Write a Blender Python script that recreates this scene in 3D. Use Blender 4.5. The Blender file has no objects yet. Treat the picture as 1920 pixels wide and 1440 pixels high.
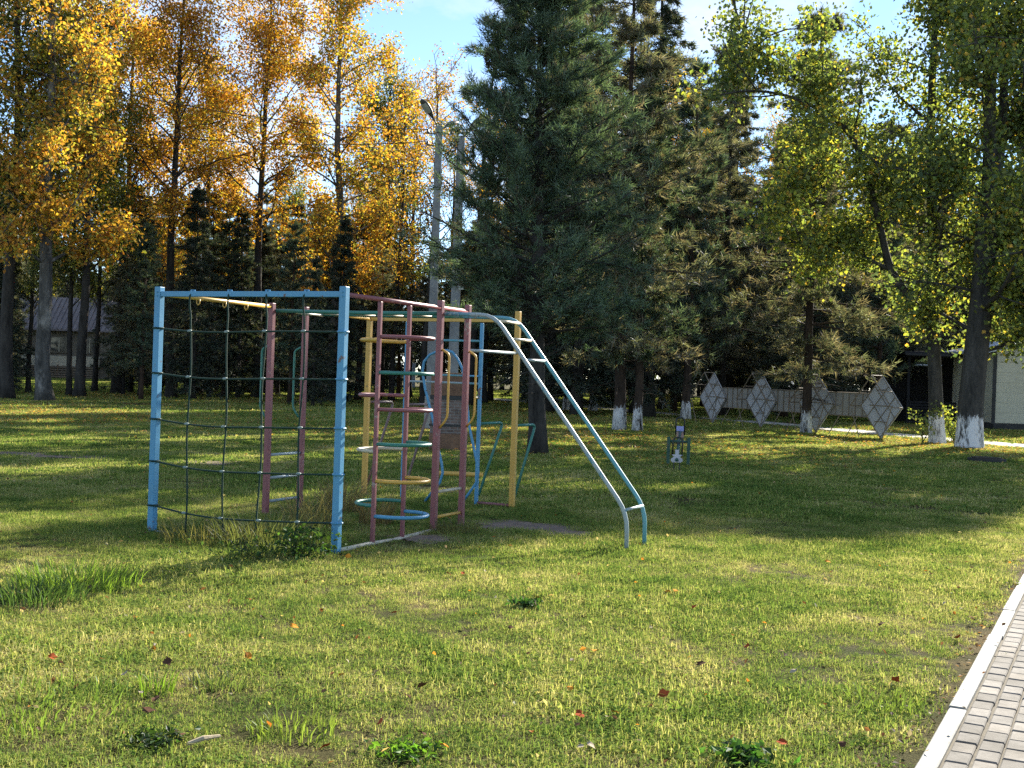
import bpy, math, random
import numpy as np
from mathutils import Vector, Matrix

SC = bpy.context.scene
COL = SC.collection
R_ = random.Random(7)
NR = np.random.default_rng(11)
PI = math.pi

# ------------------------------------------------------------------ camera
FPX, ROLL, PITCH, CAMH = 2200.0, 0.0344, -0.0069, 1.6
cam_d = bpy.data.cameras.new('camera'); cam = bpy.data.objects.new('camera', cam_d); COL.objects.link(cam)
cam_d.sensor_width = 36.0; cam_d.lens = 36.0 * FPX / 1920.0; cam_d.clip_end = 2000; cam_d.clip_start = .05
cam.location = (0, 0, CAMH)
cam.rotation_euler = (Matrix.Rotation(PI/2 + PITCH, 4, 'X') @ Matrix.Rotation(ROLL, 4, 'Z')).to_euler()
SC.camera = cam

def ray(px, py):
    dx, dy = px - 960, py - 720
    c, s = math.cos(ROLL), math.sin(ROLL)
    u, v = dx*c + dy*s, -dx*s + dy*c
    x, yy, zz = u/FPX, 1.0, -v/FPX
    c, s = math.cos(PITCH), math.sin(PITCH)
    return np.array([x, yy*c - zz*s, yy*s + zz*c])
def G(px, py, z=0.0):                      # the ground point seen at a pixel of the photograph
    r = ray(px, py); t = (z - CAMH)/r[2]
    return np.array([r[0]*t, r[1]*t, z])
def AT(px, py, d):                         # the point at distance d along the view axis
    r = ray(px, py); t = d/r[1]
    return np.array([r[0]*t, d, CAMH + r[2]*t])

# ------------------------------------------------------------------ light
SUN_AZ, SUN_EL = math.radians(33), math.radians(27)
w = bpy.data.worlds.new('World'); SC.world = w; w.use_nodes = True
nt = w.node_tree; nt.nodes.clear()
def N(nt, t, **k):
    n = nt.nodes.new(t)
    for a, b in k.items(): setattr(n, a, b)
    return n
out = N(nt, 'ShaderNodeOutputWorld'); bg = N(nt, 'ShaderNodeBackground')
sky = N(nt, 'ShaderNodeTexSky', sky_type='NISHITA', sun_disc=False, sun_elevation=SUN_EL, sun_rotation=SUN_AZ)
sky.air_density = .75; sky.dust_density = 0.0; sky.ozone_density = 2.0
tc = N(nt, 'ShaderNodeTexCoord'); mp = N(nt, 'ShaderNodeMapping'); mp.inputs['Scale'].default_value = (1, 1, 2.2)
mp.inputs['Location'].default_value = (.3, .2, .1)
cn = N(nt, 'ShaderNodeTexNoise'); cn.inputs['Scale'].default_value = 4.2; cn.inputs['Detail'].default_value = 8; cn.inputs['Roughness'].default_value = .56
cr = N(nt, 'ShaderNodeValToRGB'); cr.color_ramp.elements[0].position = .48; cr.color_ramp.elements[1].position = .66
mx = N(nt, 'ShaderNodeMix', data_type='RGBA'); mx.inputs[7].default_value = (4.0, 4.2, 4.5, 1)
L = nt.links.new
L(tc.outputs['Generated'], mp.inputs['Vector']); L(mp.outputs['Vector'], cn.inputs['Vector']); L(cn.outputs['Fac'], cr.inputs['Fac'])
L(cr.outputs['Color'], mx.inputs[0]); L(sky.outputs['Color'], mx.inputs[6]); L(mx.outputs[2], bg.inputs['Color'])
bg.inputs['Strength'].default_value = 0.075
L(bg.outputs['Background'], out.inputs['Surface'])
sd = bpy.data.lights.new('sun', 'SUN'); sun = bpy.data.objects.new('sun', sd); COL.objects.link(sun)
sd.energy = 5.0; sd.angle = math.radians(.53); sd.color = (1, .93, .80)
sdir = Vector((math.sin(SUN_AZ)*math.cos(SUN_EL), math.cos(SUN_AZ)*math.cos(SUN_EL), math.sin(SUN_EL)))
sun.rotation_euler = sdir.to_track_quat('Z', 'Y').to_euler(); sun.location = (40, 60, 60)
vs = SC.view_settings
SC.display_settings.display_device = 'sRGB'
vs.view_transform = 'Standard'; vs.look = 'None'; vs.gamma = 1; vs.use_curve_mapping = False
vs.exposure = 1.9
cy = SC.cycles
cy.max_bounces = 8; cy.diffuse_bounces = 5; cy.transmission_bounces = 5; cy.glossy_bounces = 2; cy.transparent_max_bounces = 4
cy.use_denoising = False; cy.sample_clamp_indirect = 6
cy.use_adaptive_sampling = True; cy.adaptive_threshold = .01

# ------------------------------------------------------------------ materials
def newmat(name):
    m = bpy.data.materials.new(name); m.use_nodes = True; t = m.node_tree; t.nodes.clear()
    o = N(t, 'ShaderNodeOutputMaterial'); return m, t, o
def noise(t, scale, detail=4, rough=.55, coord='Object', vec=None, stretch=None):
    n = N(t, 'ShaderNodeTexNoise'); n.inputs['Scale'].default_value = scale; n.inputs['Detail'].default_value = detail; n.inputs['Roughness'].default_value = rough
    if vec is None:
        if coord == 'World': vec = N(t, 'ShaderNodeNewGeometry').outputs['Position']
        else: vec = N(t, 'ShaderNodeTexCoord').outputs[coord]
    if stretch:
        mp = N(t, 'ShaderNodeMapping'); mp.inputs['Scale'].default_value = stretch; t.links.new(vec, mp.inputs['Vector']); vec = mp.outputs['Vector']
    t.links.new(vec, n.inputs['Vector'])
    return n.outputs['Fac']
def ramp(t, fac, stops):
    r = N(t, 'ShaderNodeValToRGB'); e = r.color_ramp.elements
    while len(e) < len(stops): e.new(.5)
    for i, (p, c) in enumerate(stops):
        e[i].position = p; e[i].color = tuple(c) + (1,) if len(c) == 3 else c
    t.links.new(fac, r.inputs['Fac']); return r.outputs['Color']
def mixc(t, fac, a, b, mode='MIX'):
    m = N(t, 'ShaderNodeMix', data_type='RGBA', blend_type=mode)
    for i, v in ((0, fac), (6, a), (7, b)):
        if isinstance(v, (int, float)): m.inputs[i].default_value = v
        elif isinstance(v, tuple): m.inputs[i].default_value = v + (1,) if len(v) == 3 else v
        else: t.links.new(v, m.inputs[i])
    return m.outputs[2]
def math_(t, op, a, b=0.0, clamp=False):
    m = N(t, 'ShaderNodeMath', operation=op, use_clamp=clamp)
    for i, v in enumerate((a, b)):
        if isinstance(v, (int, float)): m.inputs[i].default_value = v
        else: t.links.new(v, m.inputs[i])
    return m.outputs[0]
def bump(t, h, dist=.01, strength=.6):
    b = N(t, 'ShaderNodeBump'); b.inputs['Distance'].default_value = dist; b.inputs['Strength'].default_value = strength
    t.links.new(h, b.inputs['Height']); return b.outputs['Normal']
def principled(t, o, col, rough=.6, spec=.4, normal=None, metallic=0.0):
    p = N(t, 'ShaderNodeBsdfPrincipled')
    if isinstance(col, tuple): p.inputs['Base Color'].default_value = col + (1,)
    else: t.links.new(col, p.inputs['Base Color'])
    if isinstance(rough, (int, float)): p.inputs['Roughness'].default_value = rough
    else: t.links.new(rough, p.inputs['Roughness'])
    p.inputs['Specular IOR Level'].default_value = spec; p.inputs['Metallic'].default_value = metallic
    if normal is not None: t.links.new(normal, p.inputs['Normal'])
    t.links.new(p.outputs['BSDF'], o.inputs['Surface']); return p

def paint(name, col, under=None, wear=.59, rough=.42):
    m, t, o = newmat(name)
    under = under or (.13, .075, .05)
    n1 = noise(t, 3.1, 5, .6, 'World'); n2 = noise(t, 19, 6, .72, 'World')
    c = mixc(t, n1, tuple(v*.72 for v in col), tuple(min(1, v*1.18) for v in col))
    f = ramp(t, math_(t, 'ADD', math_(t, 'MULTIPLY', n1, .45), math_(t, 'MULTIPLY', n2, .55)), [(wear, (0, 0, 0)), (wear+.035, (1, 1, 1))])
    c = mixc(t, f, c, under)
    principled(t, o, c, math_(t, 'ADD', math_(t, 'MULTIPLY', n1, .3), rough-.1), .5, bump(t, n2, .002, .4))
    return m
M = {}
M['blue'] = paint('blue_paint', (.075, .275, .455))
M['teal'] = paint('teal_paint', (.10, .30, .36), (.22, .26, .25), .56)
M['red'] = paint('faded_red_paint', (.23, .075, .082), (.30, .22, .20), .59)
M['yellow'] = paint('yellow_paint', (.56, .33, .06))
M['green'] = paint('green_paint', (.03, .17, .13), (.13, .22, .20), .57)
M['steel'] = paint('worn_grey_paint', (.30, .36, .37), (.08, .24, .30), .54)
M['cream'] = paint('worn_cream_paint', (.50, .44, .32), (.25, .2, .15), .56)
M['umber'] = paint('brown_paint', (.17, .11, .10), (.28, .22, .2), .57)
M['darkgreen'] = paint('dark_green_metal', (.015, .07, .045))
M['blackmetal'] = paint('black_metal', (.012, .014, .014), (.05, .045, .04))
M['frame'] = paint('weathered_frame_paint', (.19, .145, .10), (.14, .1, .07), .56, .6)
M['violet'] = paint('blue_grey_seat', (.30, .32, .62))
M['pinkish'] = paint('dusty_pink_plate', (.45, .28, .24))
M['redsign'] = paint('red_sign', (.42, .045, .04))

def simple(name, c1, c2, scale, rough=.8, bd=.01, coord='World', stretch=None, detail=6, spec=.25):
    m, t, o = newmat(name)
    n = noise(t, scale, detail, .65, coord, stretch=stretch); n2 = noise(t, scale*7, 3, .6, coord, stretch=stretch)
    f = math_(t, 'ADD', math_(t, 'MULTIPLY', n, .65), math_(t, 'MULTIPLY', n2, .35))
    c = ramp(t, f, [(.33, c1), (.66, c2)])
    principled(t, o, c, rough, spec, bump(t, f, bd, .8)); return m
M['white'] = simple('pale_board', (.33, .33, .34), (.46, .46, .47), 2.2, .6, .002); M['link'] = simple('grey_beige_board', (.21, .195, .175), (.31, .29, .26), 2.5, .7, .002)
M['rope'] = simple('green_rope', (.008, .022, .018), (.02, .055, .04), 60, .7, .004)
M['clip'] = simple('pale_clip', (.10, .16, .15), (.30, .36, .34), 80, .5, .001)
M['concrete'] = simple('pole_concrete', (.13, .135, .14), (.27, .28, .28), 3, .9, .01)
M['pathconcrete'] = simple('path_concrete', (.30, .28, .24), (.44, .42, .37), 1.3, .9, .006)
M['kerb'] = simple('whitewashed_kerb', (.20, .198, .18), (.40, .395, .37), 5, .85, .004)
M['paver'] = simple('grey_paver', (.135, .127, .117), (.225, .213, .197), 26, .92, .004)
def paver_shade():
    m = M['paver']; t = m.node_tree; p = next(n for n in t.nodes if n.type == 'BSDF_PRINCIPLED'); l = p.inputs['Base Color'].links[0].from_socket
    o = N(t, 'ShaderNodeObjectInfo'); st = noise(t, 2.2, 5, .65, 'World')
    c = mixc(t, 1.0, l, ramp(t, o.outputs['Random'], [(0, (.74, .73, .71)), (.5, (1, 1, 1)), (1, (1.22, 1.18, 1.13))]), 'MULTIPLY')
    c = mixc(t, 1.0, c, ramp(t, st, [(.35, (.62, .60, .56)), (.6, (1.05, 1.04, 1.02))]), 'MULTIPLY'); t.links.new(c, p.inputs['Base Color'])
paver_shade()
M['joint'] = simple('joint_sand', (.07, .062, .05), (.15, .13, .095), 14, .95, .008)
M['wood'] = simple('brown_board', (.11, .062, .04), (.24, .14, .085), 7, .85, .01)
M['darkwood'] = simple('dark_cladding', (.012, .013, .016), (.03, .03, .035), 3, .8, .01)
M['creamwall'] = simple('cream_render', (.46, .44, .33), (.56, .54, .42), .9, .9, .006)
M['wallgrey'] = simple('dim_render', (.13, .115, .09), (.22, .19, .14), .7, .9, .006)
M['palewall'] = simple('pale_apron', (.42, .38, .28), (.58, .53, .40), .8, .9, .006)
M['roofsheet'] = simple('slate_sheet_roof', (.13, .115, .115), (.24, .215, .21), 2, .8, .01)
M['roofmetal'] = simple('pale_metal_roof', (.36, .40, .45), (.50, .54, .58), 1.2, .35, .003, spec=.5)
M['plinth'] = simple('dark_plinth', (.03, .03, .03), (.06, .06, .058), 2, .9, .01)
M['rust'] = simple('manhole_iron', (.02, .018, .016), (.06, .05, .042), 12, .7, .01)
M['glassdark'] = simple('dim_window_glass', (.02, .024, .024), (.035, .04, .04), 1, .1, .0005, spec=.7)
M['lampglass'] = simple('lamp_glass', (.30, .31, .27), (.40, .41, .36), 20, .3, .001)
M['lampbody'] = simple('lamp_housing', (.05, .05, .048), (.10, .10, .095), 20, .5, .002)
M['wire'] = simple('black_cable', (.008, .008, .008), (.014, .014, .014), 20, .6, .001)
M['palepanel'] = simple('pale_blue_panel', (.36, .42, .52), (.46, .52, .62), 1.2, .7, .002)
M['twigs'] = simple('nest_twigs', (.02, .014, .01), (.06, .045, .03), 9, .9, .02)

def brickmat():
    m, t, o = newmat('old_brickwork')
    tc = N(t, 'ShaderNodeTexCoord'); b = N(t, 'ShaderNodeTexBrick'); t.links.new(tc.outputs['Object'], b.inputs['Vector'])
    mp = N(t, 'ShaderNodeMapping'); mp.inputs['Rotation'].default_value = (PI/2, 0, 0); t.links.new(tc.outputs['Object'], mp.inputs['Vector']); t.links.new(mp.outputs['Vector'], b.inputs['Vector'])
    b.inputs['Scale'].default_value = 1; b.inputs['Brick Width'].default_value = .16; b.inputs['Row Height'].default_value = .062; b.inputs['Mortar Size'].default_value = .008
    b.inputs['Color1'].default_value = (.17, .12, .10, 1); b.inputs['Color2'].default_value = (.24, .17, .14, 1); b.inputs['Mortar'].default_value = (.26, .24, .22, 1)
    n = noise(t, 9, 5, .6)
    c = mixc(t, .7, b.outputs['Color'], ramp(t, n, [(.3, (.35, .35, .35)), (.7, (1, 1, 1))]), 'MULTIPLY')
    principled(t, o, c, .9, .2, bump(t, b.outputs['Fac'], .006, -.5)); return m
M['brick'] = brickmat()

def bark(name, c1, c2, scale=6, white_h=None, ridge=.03, pale=None):
    m, t, o = newmat(name)
    n = noise(t, scale, 8, .7, 'World', stretch=(1, 1, .22)); n2 = noise(t, scale*5, 4, .6, 'World', stretch=(1, 1, .3))
    f = math_(t, 'ADD', math_(t, 'MULTIPLY', n, .7), math_(t, 'MULTIPLY', n2, .3))
    c = ramp(t, f, [(.35, c1), (.65, c2)])
    if pale:
        c = mixc(t, ramp(t, noise(t, 1.1, 5, .7, 'World', stretch=(1, 1, .5)), [(.52, (0, 0, 0)), (.62, (1, 1, 1))]), c, pale)
    if white_h:
        z = N(t, 'ShaderNodeSeparateXYZ'); t.links.new(N(t, 'ShaderNodeNewGeometry').outputs['Position'], z.inputs[0])
        e = math_(t, 'ADD', z.outputs[2], math_(t, 'MULTIPLY', math_(t, 'SUBTRACT', n2, .5), .9))
        k = ramp(t, math_(t, 'ADD', math_(t, 'MULTIPLY', math_(t, 'SUBTRACT', white_h, e), 4), .5), [(.4, (0, 0, 0)), (.6, (1, 1, 1))])
        chip = ramp(t, f, [(.41, (0, 0, 0)), (.52, (1, 1, 1))])
        k = mixc(t, 1.0, k, chip, 'MULTIPLY')
        c = mixc(t, k, c, (.62, .62, .63))
    principled(t, o, c, .95, .15, bump(t, f, ridge, .9)); return m
M['bark_dark'] = bark('dark_bark', (.016, .015, .014), (.07, .064, .056), 5)
M['bark_grey'] = bark('grey_bark', (.03, .03, .028), (.13, .125, .115), 4, pale=(.24, .23, .21))
M['bark_pine'] = bark('pine_bark', (.02, .014, .010), (.085, .055, .038), 6)
M['bark_linden'] = bark('whitewashed_dark_bark', (.020, .020, .019), (.085, .08, .072), 4, .88)
M['bark_pinewhite'] = bark('whitewashed_pine_bark', (.018, .014, .012), (.07, .05, .038), 5, .72)

def leafmat(name, trans=.45, gloss=.06, rough=.5):
    m, t, o = newmat(name)
    a = N(t, 'ShaderNodeAttribute'); a.attribute_name = 'tint'
    d = N(t, 'ShaderNodeBsdfDiffuse'); tr = N(t, 'ShaderNodeBsdfTranslucent'); g = N(t, 'ShaderNodeBsdfGlossy'); g.inputs['Roughness'].default_value = rough
    g.inputs['Color'].default_value = (.7, .72, .75, 1)
    t.links.new(a.outputs['Color'], d.inputs['Color'])
    tcol = mixc(t, 1.0, a.outputs['Color'], (1.2, 1.15, .6), 'MULTIPLY'); t.links.new(tcol, tr.inputs['Color'])
    s = N(t, 'ShaderNodeMixShader'); s.inputs[0].default_value = trans; t.links.new(d.outputs[0], s.inputs[1]); t.links.new(tr.outputs[0], s.inputs[2])
    s2 = N(t, 'ShaderNodeMixShader'); s2.inputs[0].default_value = gloss; t.links.new(s.outputs[0], s2.inputs[1]); t.links.new(g.outputs[0], s2.inputs[2])
    t.links.new(s2.outputs[0], o.inputs['Surface']); return m
M['leaf'] = leafmat('leaf', .52, .025, .55)
M['needle'] = leafmat('needle', .38, .035, .5)

def grassmat():
    m, t, o = newmat('grass_blade')
    a = N(t, 'ShaderNodeAttribute'); a.attribute_name = 'tint'
    sp = N(t, 'ShaderNodeSeparateColor'); t.links.new(a.outputs['Color'], sp.inputs[0])
    n1 = noise(t, .42, 4, .6, 'World'); n2 = noise(t, 2.3, 3, .6, 'World')
    dry = math_(t, 'ADD', math_(t, 'MULTIPLY', n1, .55), math_(t, 'MULTIPLY', n2, .45))
    f = math_(t, 'ADD', math_(t, 'MULTIPLY', sp.outputs[0], .62), math_(t, 'MULTIPLY', math_(t, 'SUBTRACT', dry, .46), 2.3), True)
    c = ramp(t, f, [(.0, (.10, .165, .042)), (.26, (.20, .265, .065)), (.48, (.34, .34, .12)), (.70, (.50, .45, .23)), (1, (.55, .47, .31))])
    d = N(t, 'ShaderNodeBsdfDiffuse'); tr = N(t, 'ShaderNodeBsdfTranslucent'); g = N(t, 'ShaderNodeBsdfGlossy'); g.inputs['Roughness'].default_value = .4
    t.links.new(c, d.inputs['Color']); t.links.new(mixc(t, 1.0, c, (1.15, 1.15, .7), 'MULTIPLY'), tr.inputs['Color'])
    s = N(t, 'ShaderNodeMixShader'); s.inputs[0].default_value = .45; t.links.new(d.outputs[0], s.inputs[1]); t.links.new(tr.outputs[0], s.inputs[2])
    s2 = N(t, 'ShaderNodeMixShader'); s2.inputs[0].default_value = .0; t.links.new(s.outputs[0], s2.inputs[1]); t.links.new(g.outputs[0], s2.inputs[2])
    t.links.new(s2.outputs[0], o.inputs['Surface']); return m
M['grass'] = grassmat()

def groundmat():
    m, t, o = newmat('lawn_ground')
    n1 = noise(t, .42, 4, .6, 'World'); n2 = noise(t, 2.3, 3, .6, 'World'); n3 = noise(t, 55, 5, .7, 'World')
    dry = math_(t, 'ADD', math_(t, 'MULTIPLY', n1, .55), math_(t, 'MULTIPLY', n2, .45))
    c = ramp(t, dry, [(.36, (.045, .06, .018)), (.5, (.085, .08, .035)), (.64, (.17, .13, .07))])
    c = mixc(t, .8, c, ramp(t, n3, [(.3, (.35, .33, .3)), (.7, (1.25, 1.2, 1.1))]), 'MULTIPLY')
    principled(t, o, c, 1.0, .05, bump(t, n3, .03, 1)); return m
M['ground'] = groundmat()
M['dirt'] = simple('bare_dirt', (.10, .075, .055), (.22, .165, .12), 6, .98, .02)

# ------------------------------------------------------------------ mesh helpers
class MB:
    """collects vertices and faces for ONE mesh object"""
    def __init__(s): s.V = []; s.F4 = []; s.F3 = []; s.C = []; s.n = 0; s.m4 = []; s.m3 = []
    def add(s, V, F4=None, F3=None, col=None, mi=0):
        V = np.asarray(V, float).reshape(-1, 3)
        if F4 is not None and len(F4):
            F4 = np.asarray(F4, int).reshape(-1, 4); s.F4.append(F4 + s.n); s.m4.append(np.full(len(F4), mi))
        if F3 is not None and len(F3):
            F3 = np.asarray(F3, int).reshape(-1, 3); s.F3.append(F3 + s.n); s.m3.append(np.full(len(F3), mi))
        s.V.append(V); s.n += len(V)
        if col is not None: s.C.append(np.broadcast_to(np.asarray(col, float), (len(V), 3)))
        return s
    def box(s, c, size, ax=None, mi=0):
        hx, hy, hz = [v/2 for v in size]
        P = np.array([[x, y, z] for z in (-hz, hz) for y in (-hy, hy) for x in (-hx, hx)])
        if ax is not None: P = P @ np.asarray(ax)
        F = [[0, 2, 3, 1], [4, 5, 7, 6], [0, 1, 5, 4], [2, 6, 7, 3], [0, 4, 6, 2], [1, 3, 7, 5]]
        return s.add(P + np.asarray(c), F, mi=mi)
    def tube(s, pts, r, k=8, cap=True, mi=0, col=None):
        P = np.asarray(pts, float); n = len(P); r = np.broadcast_to(np.asarray(r, float), (n,))
        T = np.gradient(P, axis=0); T /= np.linalg.norm(T, axis=1)[:, None] + 1e-12
        up = np.array([0, 0, 1.]) if abs(T[0][2]) < .9 else np.array([1., 0, 0])
        a = np.cross(T[0], up); a /= np.linalg.norm(a); A = [a]
        for i in range(1, n):
            a = A[-1] - T[i]*np.dot(A[-1], T[i]); a /= np.linalg.norm(a) + 1e-12; A.append(a)
        A = np.array(A); B = np.cross(T, A)
        th = np.arange(k)*2*PI/k
        V = P[:, None, :] + r[:, None, None]*(np.cos(th)[None, :, None]*A[:, None, :] + np.sin(th)[None, :, None]*B[:, None, :])
        i = np.arange(n-1)[:, None]*k; j = np.arange(k)[None, :]; j2 = (j+1) % k
        F = np.stack([i+j, i+j2, i+k+j2, i+k+j], -1).reshape(-1, 4)
        V = V.reshape(-1, 3); F3 = None
        if cap:
            V = np.vstack([V, P[:1], P[-1:]]); q = np.arange(k); q2 = (q+1) % k
            F3 = np.vstack([np.stack([np.full(k, n*k), q2, q], -1), np.stack([np.full(k, n*k+1), (n-1)*k+q, (n-1)*k+q2], -1)])
        return s.add(V, F, F3, mi=mi, col=col)
    def mesh(s, name, mats, smooth=False):
        me = bpy.data.meshes.new(name)
        V = np.vstack(s.V); f4 = np.vstack(s.F4) if s.F4 else np.zeros((0, 4), int); f3 = np.vstack(s.F3) if s.F3 else np.zeros((0, 3), int)
        me.vertices.add(len(V)); me.vertices.foreach_set('co', V.astype(np.float32).ravel())
        lv = np.concatenate([f4.ravel(), f3.ravel()]); me.loops.add(len(lv)); me.loops.foreach_set('vertex_index', lv.astype(np.int32))
        np_ = len(f4)+len(f3); me.polygons.add(np_)
        st = np.concatenate([np.arange(len(f4))*4, len(f4)*4 + np.arange(len(f3))*3])
        me.polygons.foreach_set('loop_start', st.astype(np.int32))
        me.polygons.foreach_set('loop_total', np.concatenate([np.full(len(f4), 4), np.full(len(f3), 3)]).astype(np.int32))
        mi = np.concatenate((s.m4 or [np.zeros(0)]) + (s.m3 or [np.zeros(0)]))
        for m in (mats if isinstance(mats, (list, tuple)) else [mats]): me.materials.append(m)
        me.polygons.foreach_set('material_index', mi.astype(np.int32))
        me.polygons.foreach_set('use_smooth', np.full(np_, bool(smooth)))
        me.update(calc_edges=True)
        if s.C:
            c = np.vstack(s.C); at = me.attributes.new('tint', 'FLOAT_COLOR', 'POINT')
            at.data.foreach_set('color', np.hstack([c, np.ones((len(c), 1))]).astype(np.float32).ravel())
        return me
    def build(s, name, mats, parent=None, smooth=False, **tags):
        o = bpy.data.objects.new(name, s.mesh(name, mats, smooth)); COL.objects.link(o)
        if parent is not None: o.parent = parent; o.matrix_parent_inverse = Matrix()
        for k, v in tags.items(): o[k] = v
        return o
def thing(name, label, cat, loc=(0, 0, 0), group=None, rz=0):
    o = bpy.data.objects.new(name, None); COL.objects.link(o); o.location = Vector([float(v) for v in loc]); o.rotation_euler = (0, 0, rz)
    o['label'] = label; o['category'] = cat; o.empty_display_size = .2
    if group: o['group'] = group
    return o
def tag(o, label, cat, group=None):
    o['label'] = label; o['category'] = cat
    if group: o['group'] = group
    return o
def copy_tree(o, parent=None):
    c = o.copy(); COL.objects.link(c); c.parent = parent
    for ch in o.children: copy_tree(ch, c)
    return c
def bevel(o, wdt=.004):
    b = o.modifiers.new('bevel', 'BEVEL'); b.width = wdt; b.segments = 2; b.limit_method = 'ANGLE'; return o

# ------------------------------------------------------------------ ground, paths
g = MB(); S = 900
xs = np.concatenate([[-S], np.linspace(-40, 40, 41), [S]]); ys = np.concatenate([[-60], np.linspace(-2, 90, 47), [S]])
V = np.array([[x, y, 0] for y in ys for x in xs]); nx = len(xs)
F = np.array([[j*nx+i, j*nx+i+1, (j+1)*nx+i+1, (j+1)*nx+i] for j in range(len(ys)-1) for i in range(nx-1)])
g.add(V, F); g.build('ground', M['ground'], kind='structure')

# paved path with kerb: kerb line through two ground points
K0, K1 = G(1721, 1440), G(1918, 1082)
kd = (K1-K0); kd /= np.linalg.norm(kd); kn = np.array([kd[1], -kd[0], 0])          # kn points to the paved side
KO = K0 - kd*3.0
SEG = 34.0
def kp(a, b, z=0): return KO + kd*a + kn*b + np.array([0, 0, z])
p = MB(); p.add([kp(0, .075, .004), kp(SEG, .075, .004), kp(SEG, 1.75, .004), kp(0, 1.75, .004)], [[0, 3, 2, 1]])
path = p.build('paved_path', M['joint'], kind='structure')
ax = np.array([kd, kn, [0, 0, 1]])
def kerb_mesh(ln):
    b = MB(); hx, wy, z0, z1, c = ln/2, .082, -.1, .030, .006
    prof = [(0, z0), (0, z1-c), (c, z1), (wy-c, z1), (wy, z1-c), (wy, z0)]
    V = [[x, -y, z] for x in (-hx, hx) for y, z in prof]; n = len(prof)
    F = [[i, n+i, n+i+1, i+1] for i in range(n-1)]
    F3 = [[0, i+1, i] for i in range(1, n-1)] + [[n, n+i, n+i+1] for i in range(1, n-1)]
    b.add(V, F, F3); return b.mesh('kerb_stone', M['kerb'])
km = kerb_mesh(.992)
rotm = Matrix(((kd[0], -kn[0], 0), (kd[1], -kn[1], 0), (0, 0, 1)))
for i in range(int(SEG)):
    o = bpy.data.objects.new('kerb_stone', km); COL.objects.link(o); o.parent = path
    o.location = Vector(kp(i+.5, R_.uniform(-.004, .004), R_.uniform(-.006, .004)))
    o.rotation_euler = (rotm @ Matrix.Rotation(R_.uniform(-.004, .004), 3, 'Z')).to_euler()
def paver_mesh(lx, ly):
    b = MB(); c = .006; z1 = .024
    V = []
    for (ix, z) in ((0, -.02), (0, z1-c), (c, z1)):
        V += [[-lx/2+ix, -ly/2+ix, z], [lx/2-ix, -ly/2+ix, z], [lx/2-ix, ly/2-ix, z], [-lx/2+ix, ly/2-ix, z]]
    F = [[k*4+i, k*4+(i+1) % 4, k*4+4+(i+1) % 4, k*4+4+i] for k in range(2) for i in range(4)] + [[8, 9, 10, 11]]
    b.add(V, F); return b.mesh('paver', M['paver'])
PL, PW = .163, .104
pm = paver_mesh(PL-.012, PW-.010); n_p = 0; rest = MB()
rows = 15
for r in range(rows):
    off = (r % 2)*PL*.5 + R_.uniform(-.01, .01)
    for i in range(int(SEG/PL)):
        a, b = off + (i+.5)*PL, .078 + .012 + (r+.5)*PW + (r >= 1)*.006
        P = kp(a, b)
        dx, dy = P[0], P[1]
        ang = dx/max(dy, .1)
        if dy > 3.6 and ang < .47 and dy < 9.0:
            o = bpy.data.objects.new('paver', pm); COL.objects.link(o); o.parent = path; n_p += 1
            o.location = Vector(kp(a+R_.uniform(-.002, .002), b+R_.uniform(-.002, .002), R_.uniform(-.003, .002)))
            o.rotation_euler = (rotm @ Matrix.Rotation(R_.uniform(-.012, .012), 3, 'Z') @ Matrix.Rotation(R_.uniform(-.012, .012), 3, 'X')).to_euler()
        elif dy > 1.5:
            rest.box(P + [0, 0, .012], (PL-.012, PW-.010, .044), ax)
ro = rest.build('paver_field', M['paver'], path, kind='stuff')

# far concrete path, worn dirt, far road
def strip(name, pts, wd, z, mat):
    b = MB(); P = np.array([[x, y, z] for x, y in pts]); T = np.gradient(P, axis=0); T /= np.linalg.norm(T, axis=1)[:, None]
    Nn = np.stack([T[:, 1], -T[:, 0], np.zeros(len(P))], 1); n = len(P)
    b.add(np.vstack([P - Nn*wd/2, P + Nn*wd/2]), [[i, i+1, n+i+1, n+i][::-1] for i in range(n-1)])
    return b.build(name, mat, kind='structure')
pts = [(19.5, 25), (15.9, 34.7), (13.2, 42.0), (9.9, 51), (6.5, 60), (2, 72), (-8, 96)]
strip('concrete_path', pts, 1.9, .012, M['pathconcrete'])
strip('distant_road', [(-75, 122), (-30, 119), (-8, 118), (20, 122), (50, 135)], 3.2, .014, M['pathconcrete'])
def patch(name, c, rx, ry, z, mat, n=40, seed=0):
    rr = np.random.default_rng(seed); th = np.arange(n)*2*PI/n
    rad = 1 + .22*np.sin(3*th+seed) + .12*np.sin(7*th+2*seed) + rr.normal(0, .05, n)
    V = [[c[0], c[1], z]] + [[c[0]+rx*rad[i]*math.cos(th[i]), c[1]+ry*rad[i]*math.sin(th[i]), z] for i in range(n)]
    b = MB(); b.add(V, None, [[0, 1+i, 1+(i+1) % n] for i in range(n)]); return b.build(name, mat, kind='structure')
DIRT = []
for k, (px, py, rx, ry) in enumerate([(985, 988, .62, .50), (1060, 1000, .35, .32), (60, 852, 2.2, .35), (230, 860, 1.6, .5), (365, 866, .9, .4), (800, 1010, .3, .3)]):
    c = G(px, py); DIRT.append((c[0], c[1], rx, ry)); patch('dirt_patch', c, rx, ry, .004+.0005*k, M['dirt'], seed=k+1)

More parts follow.
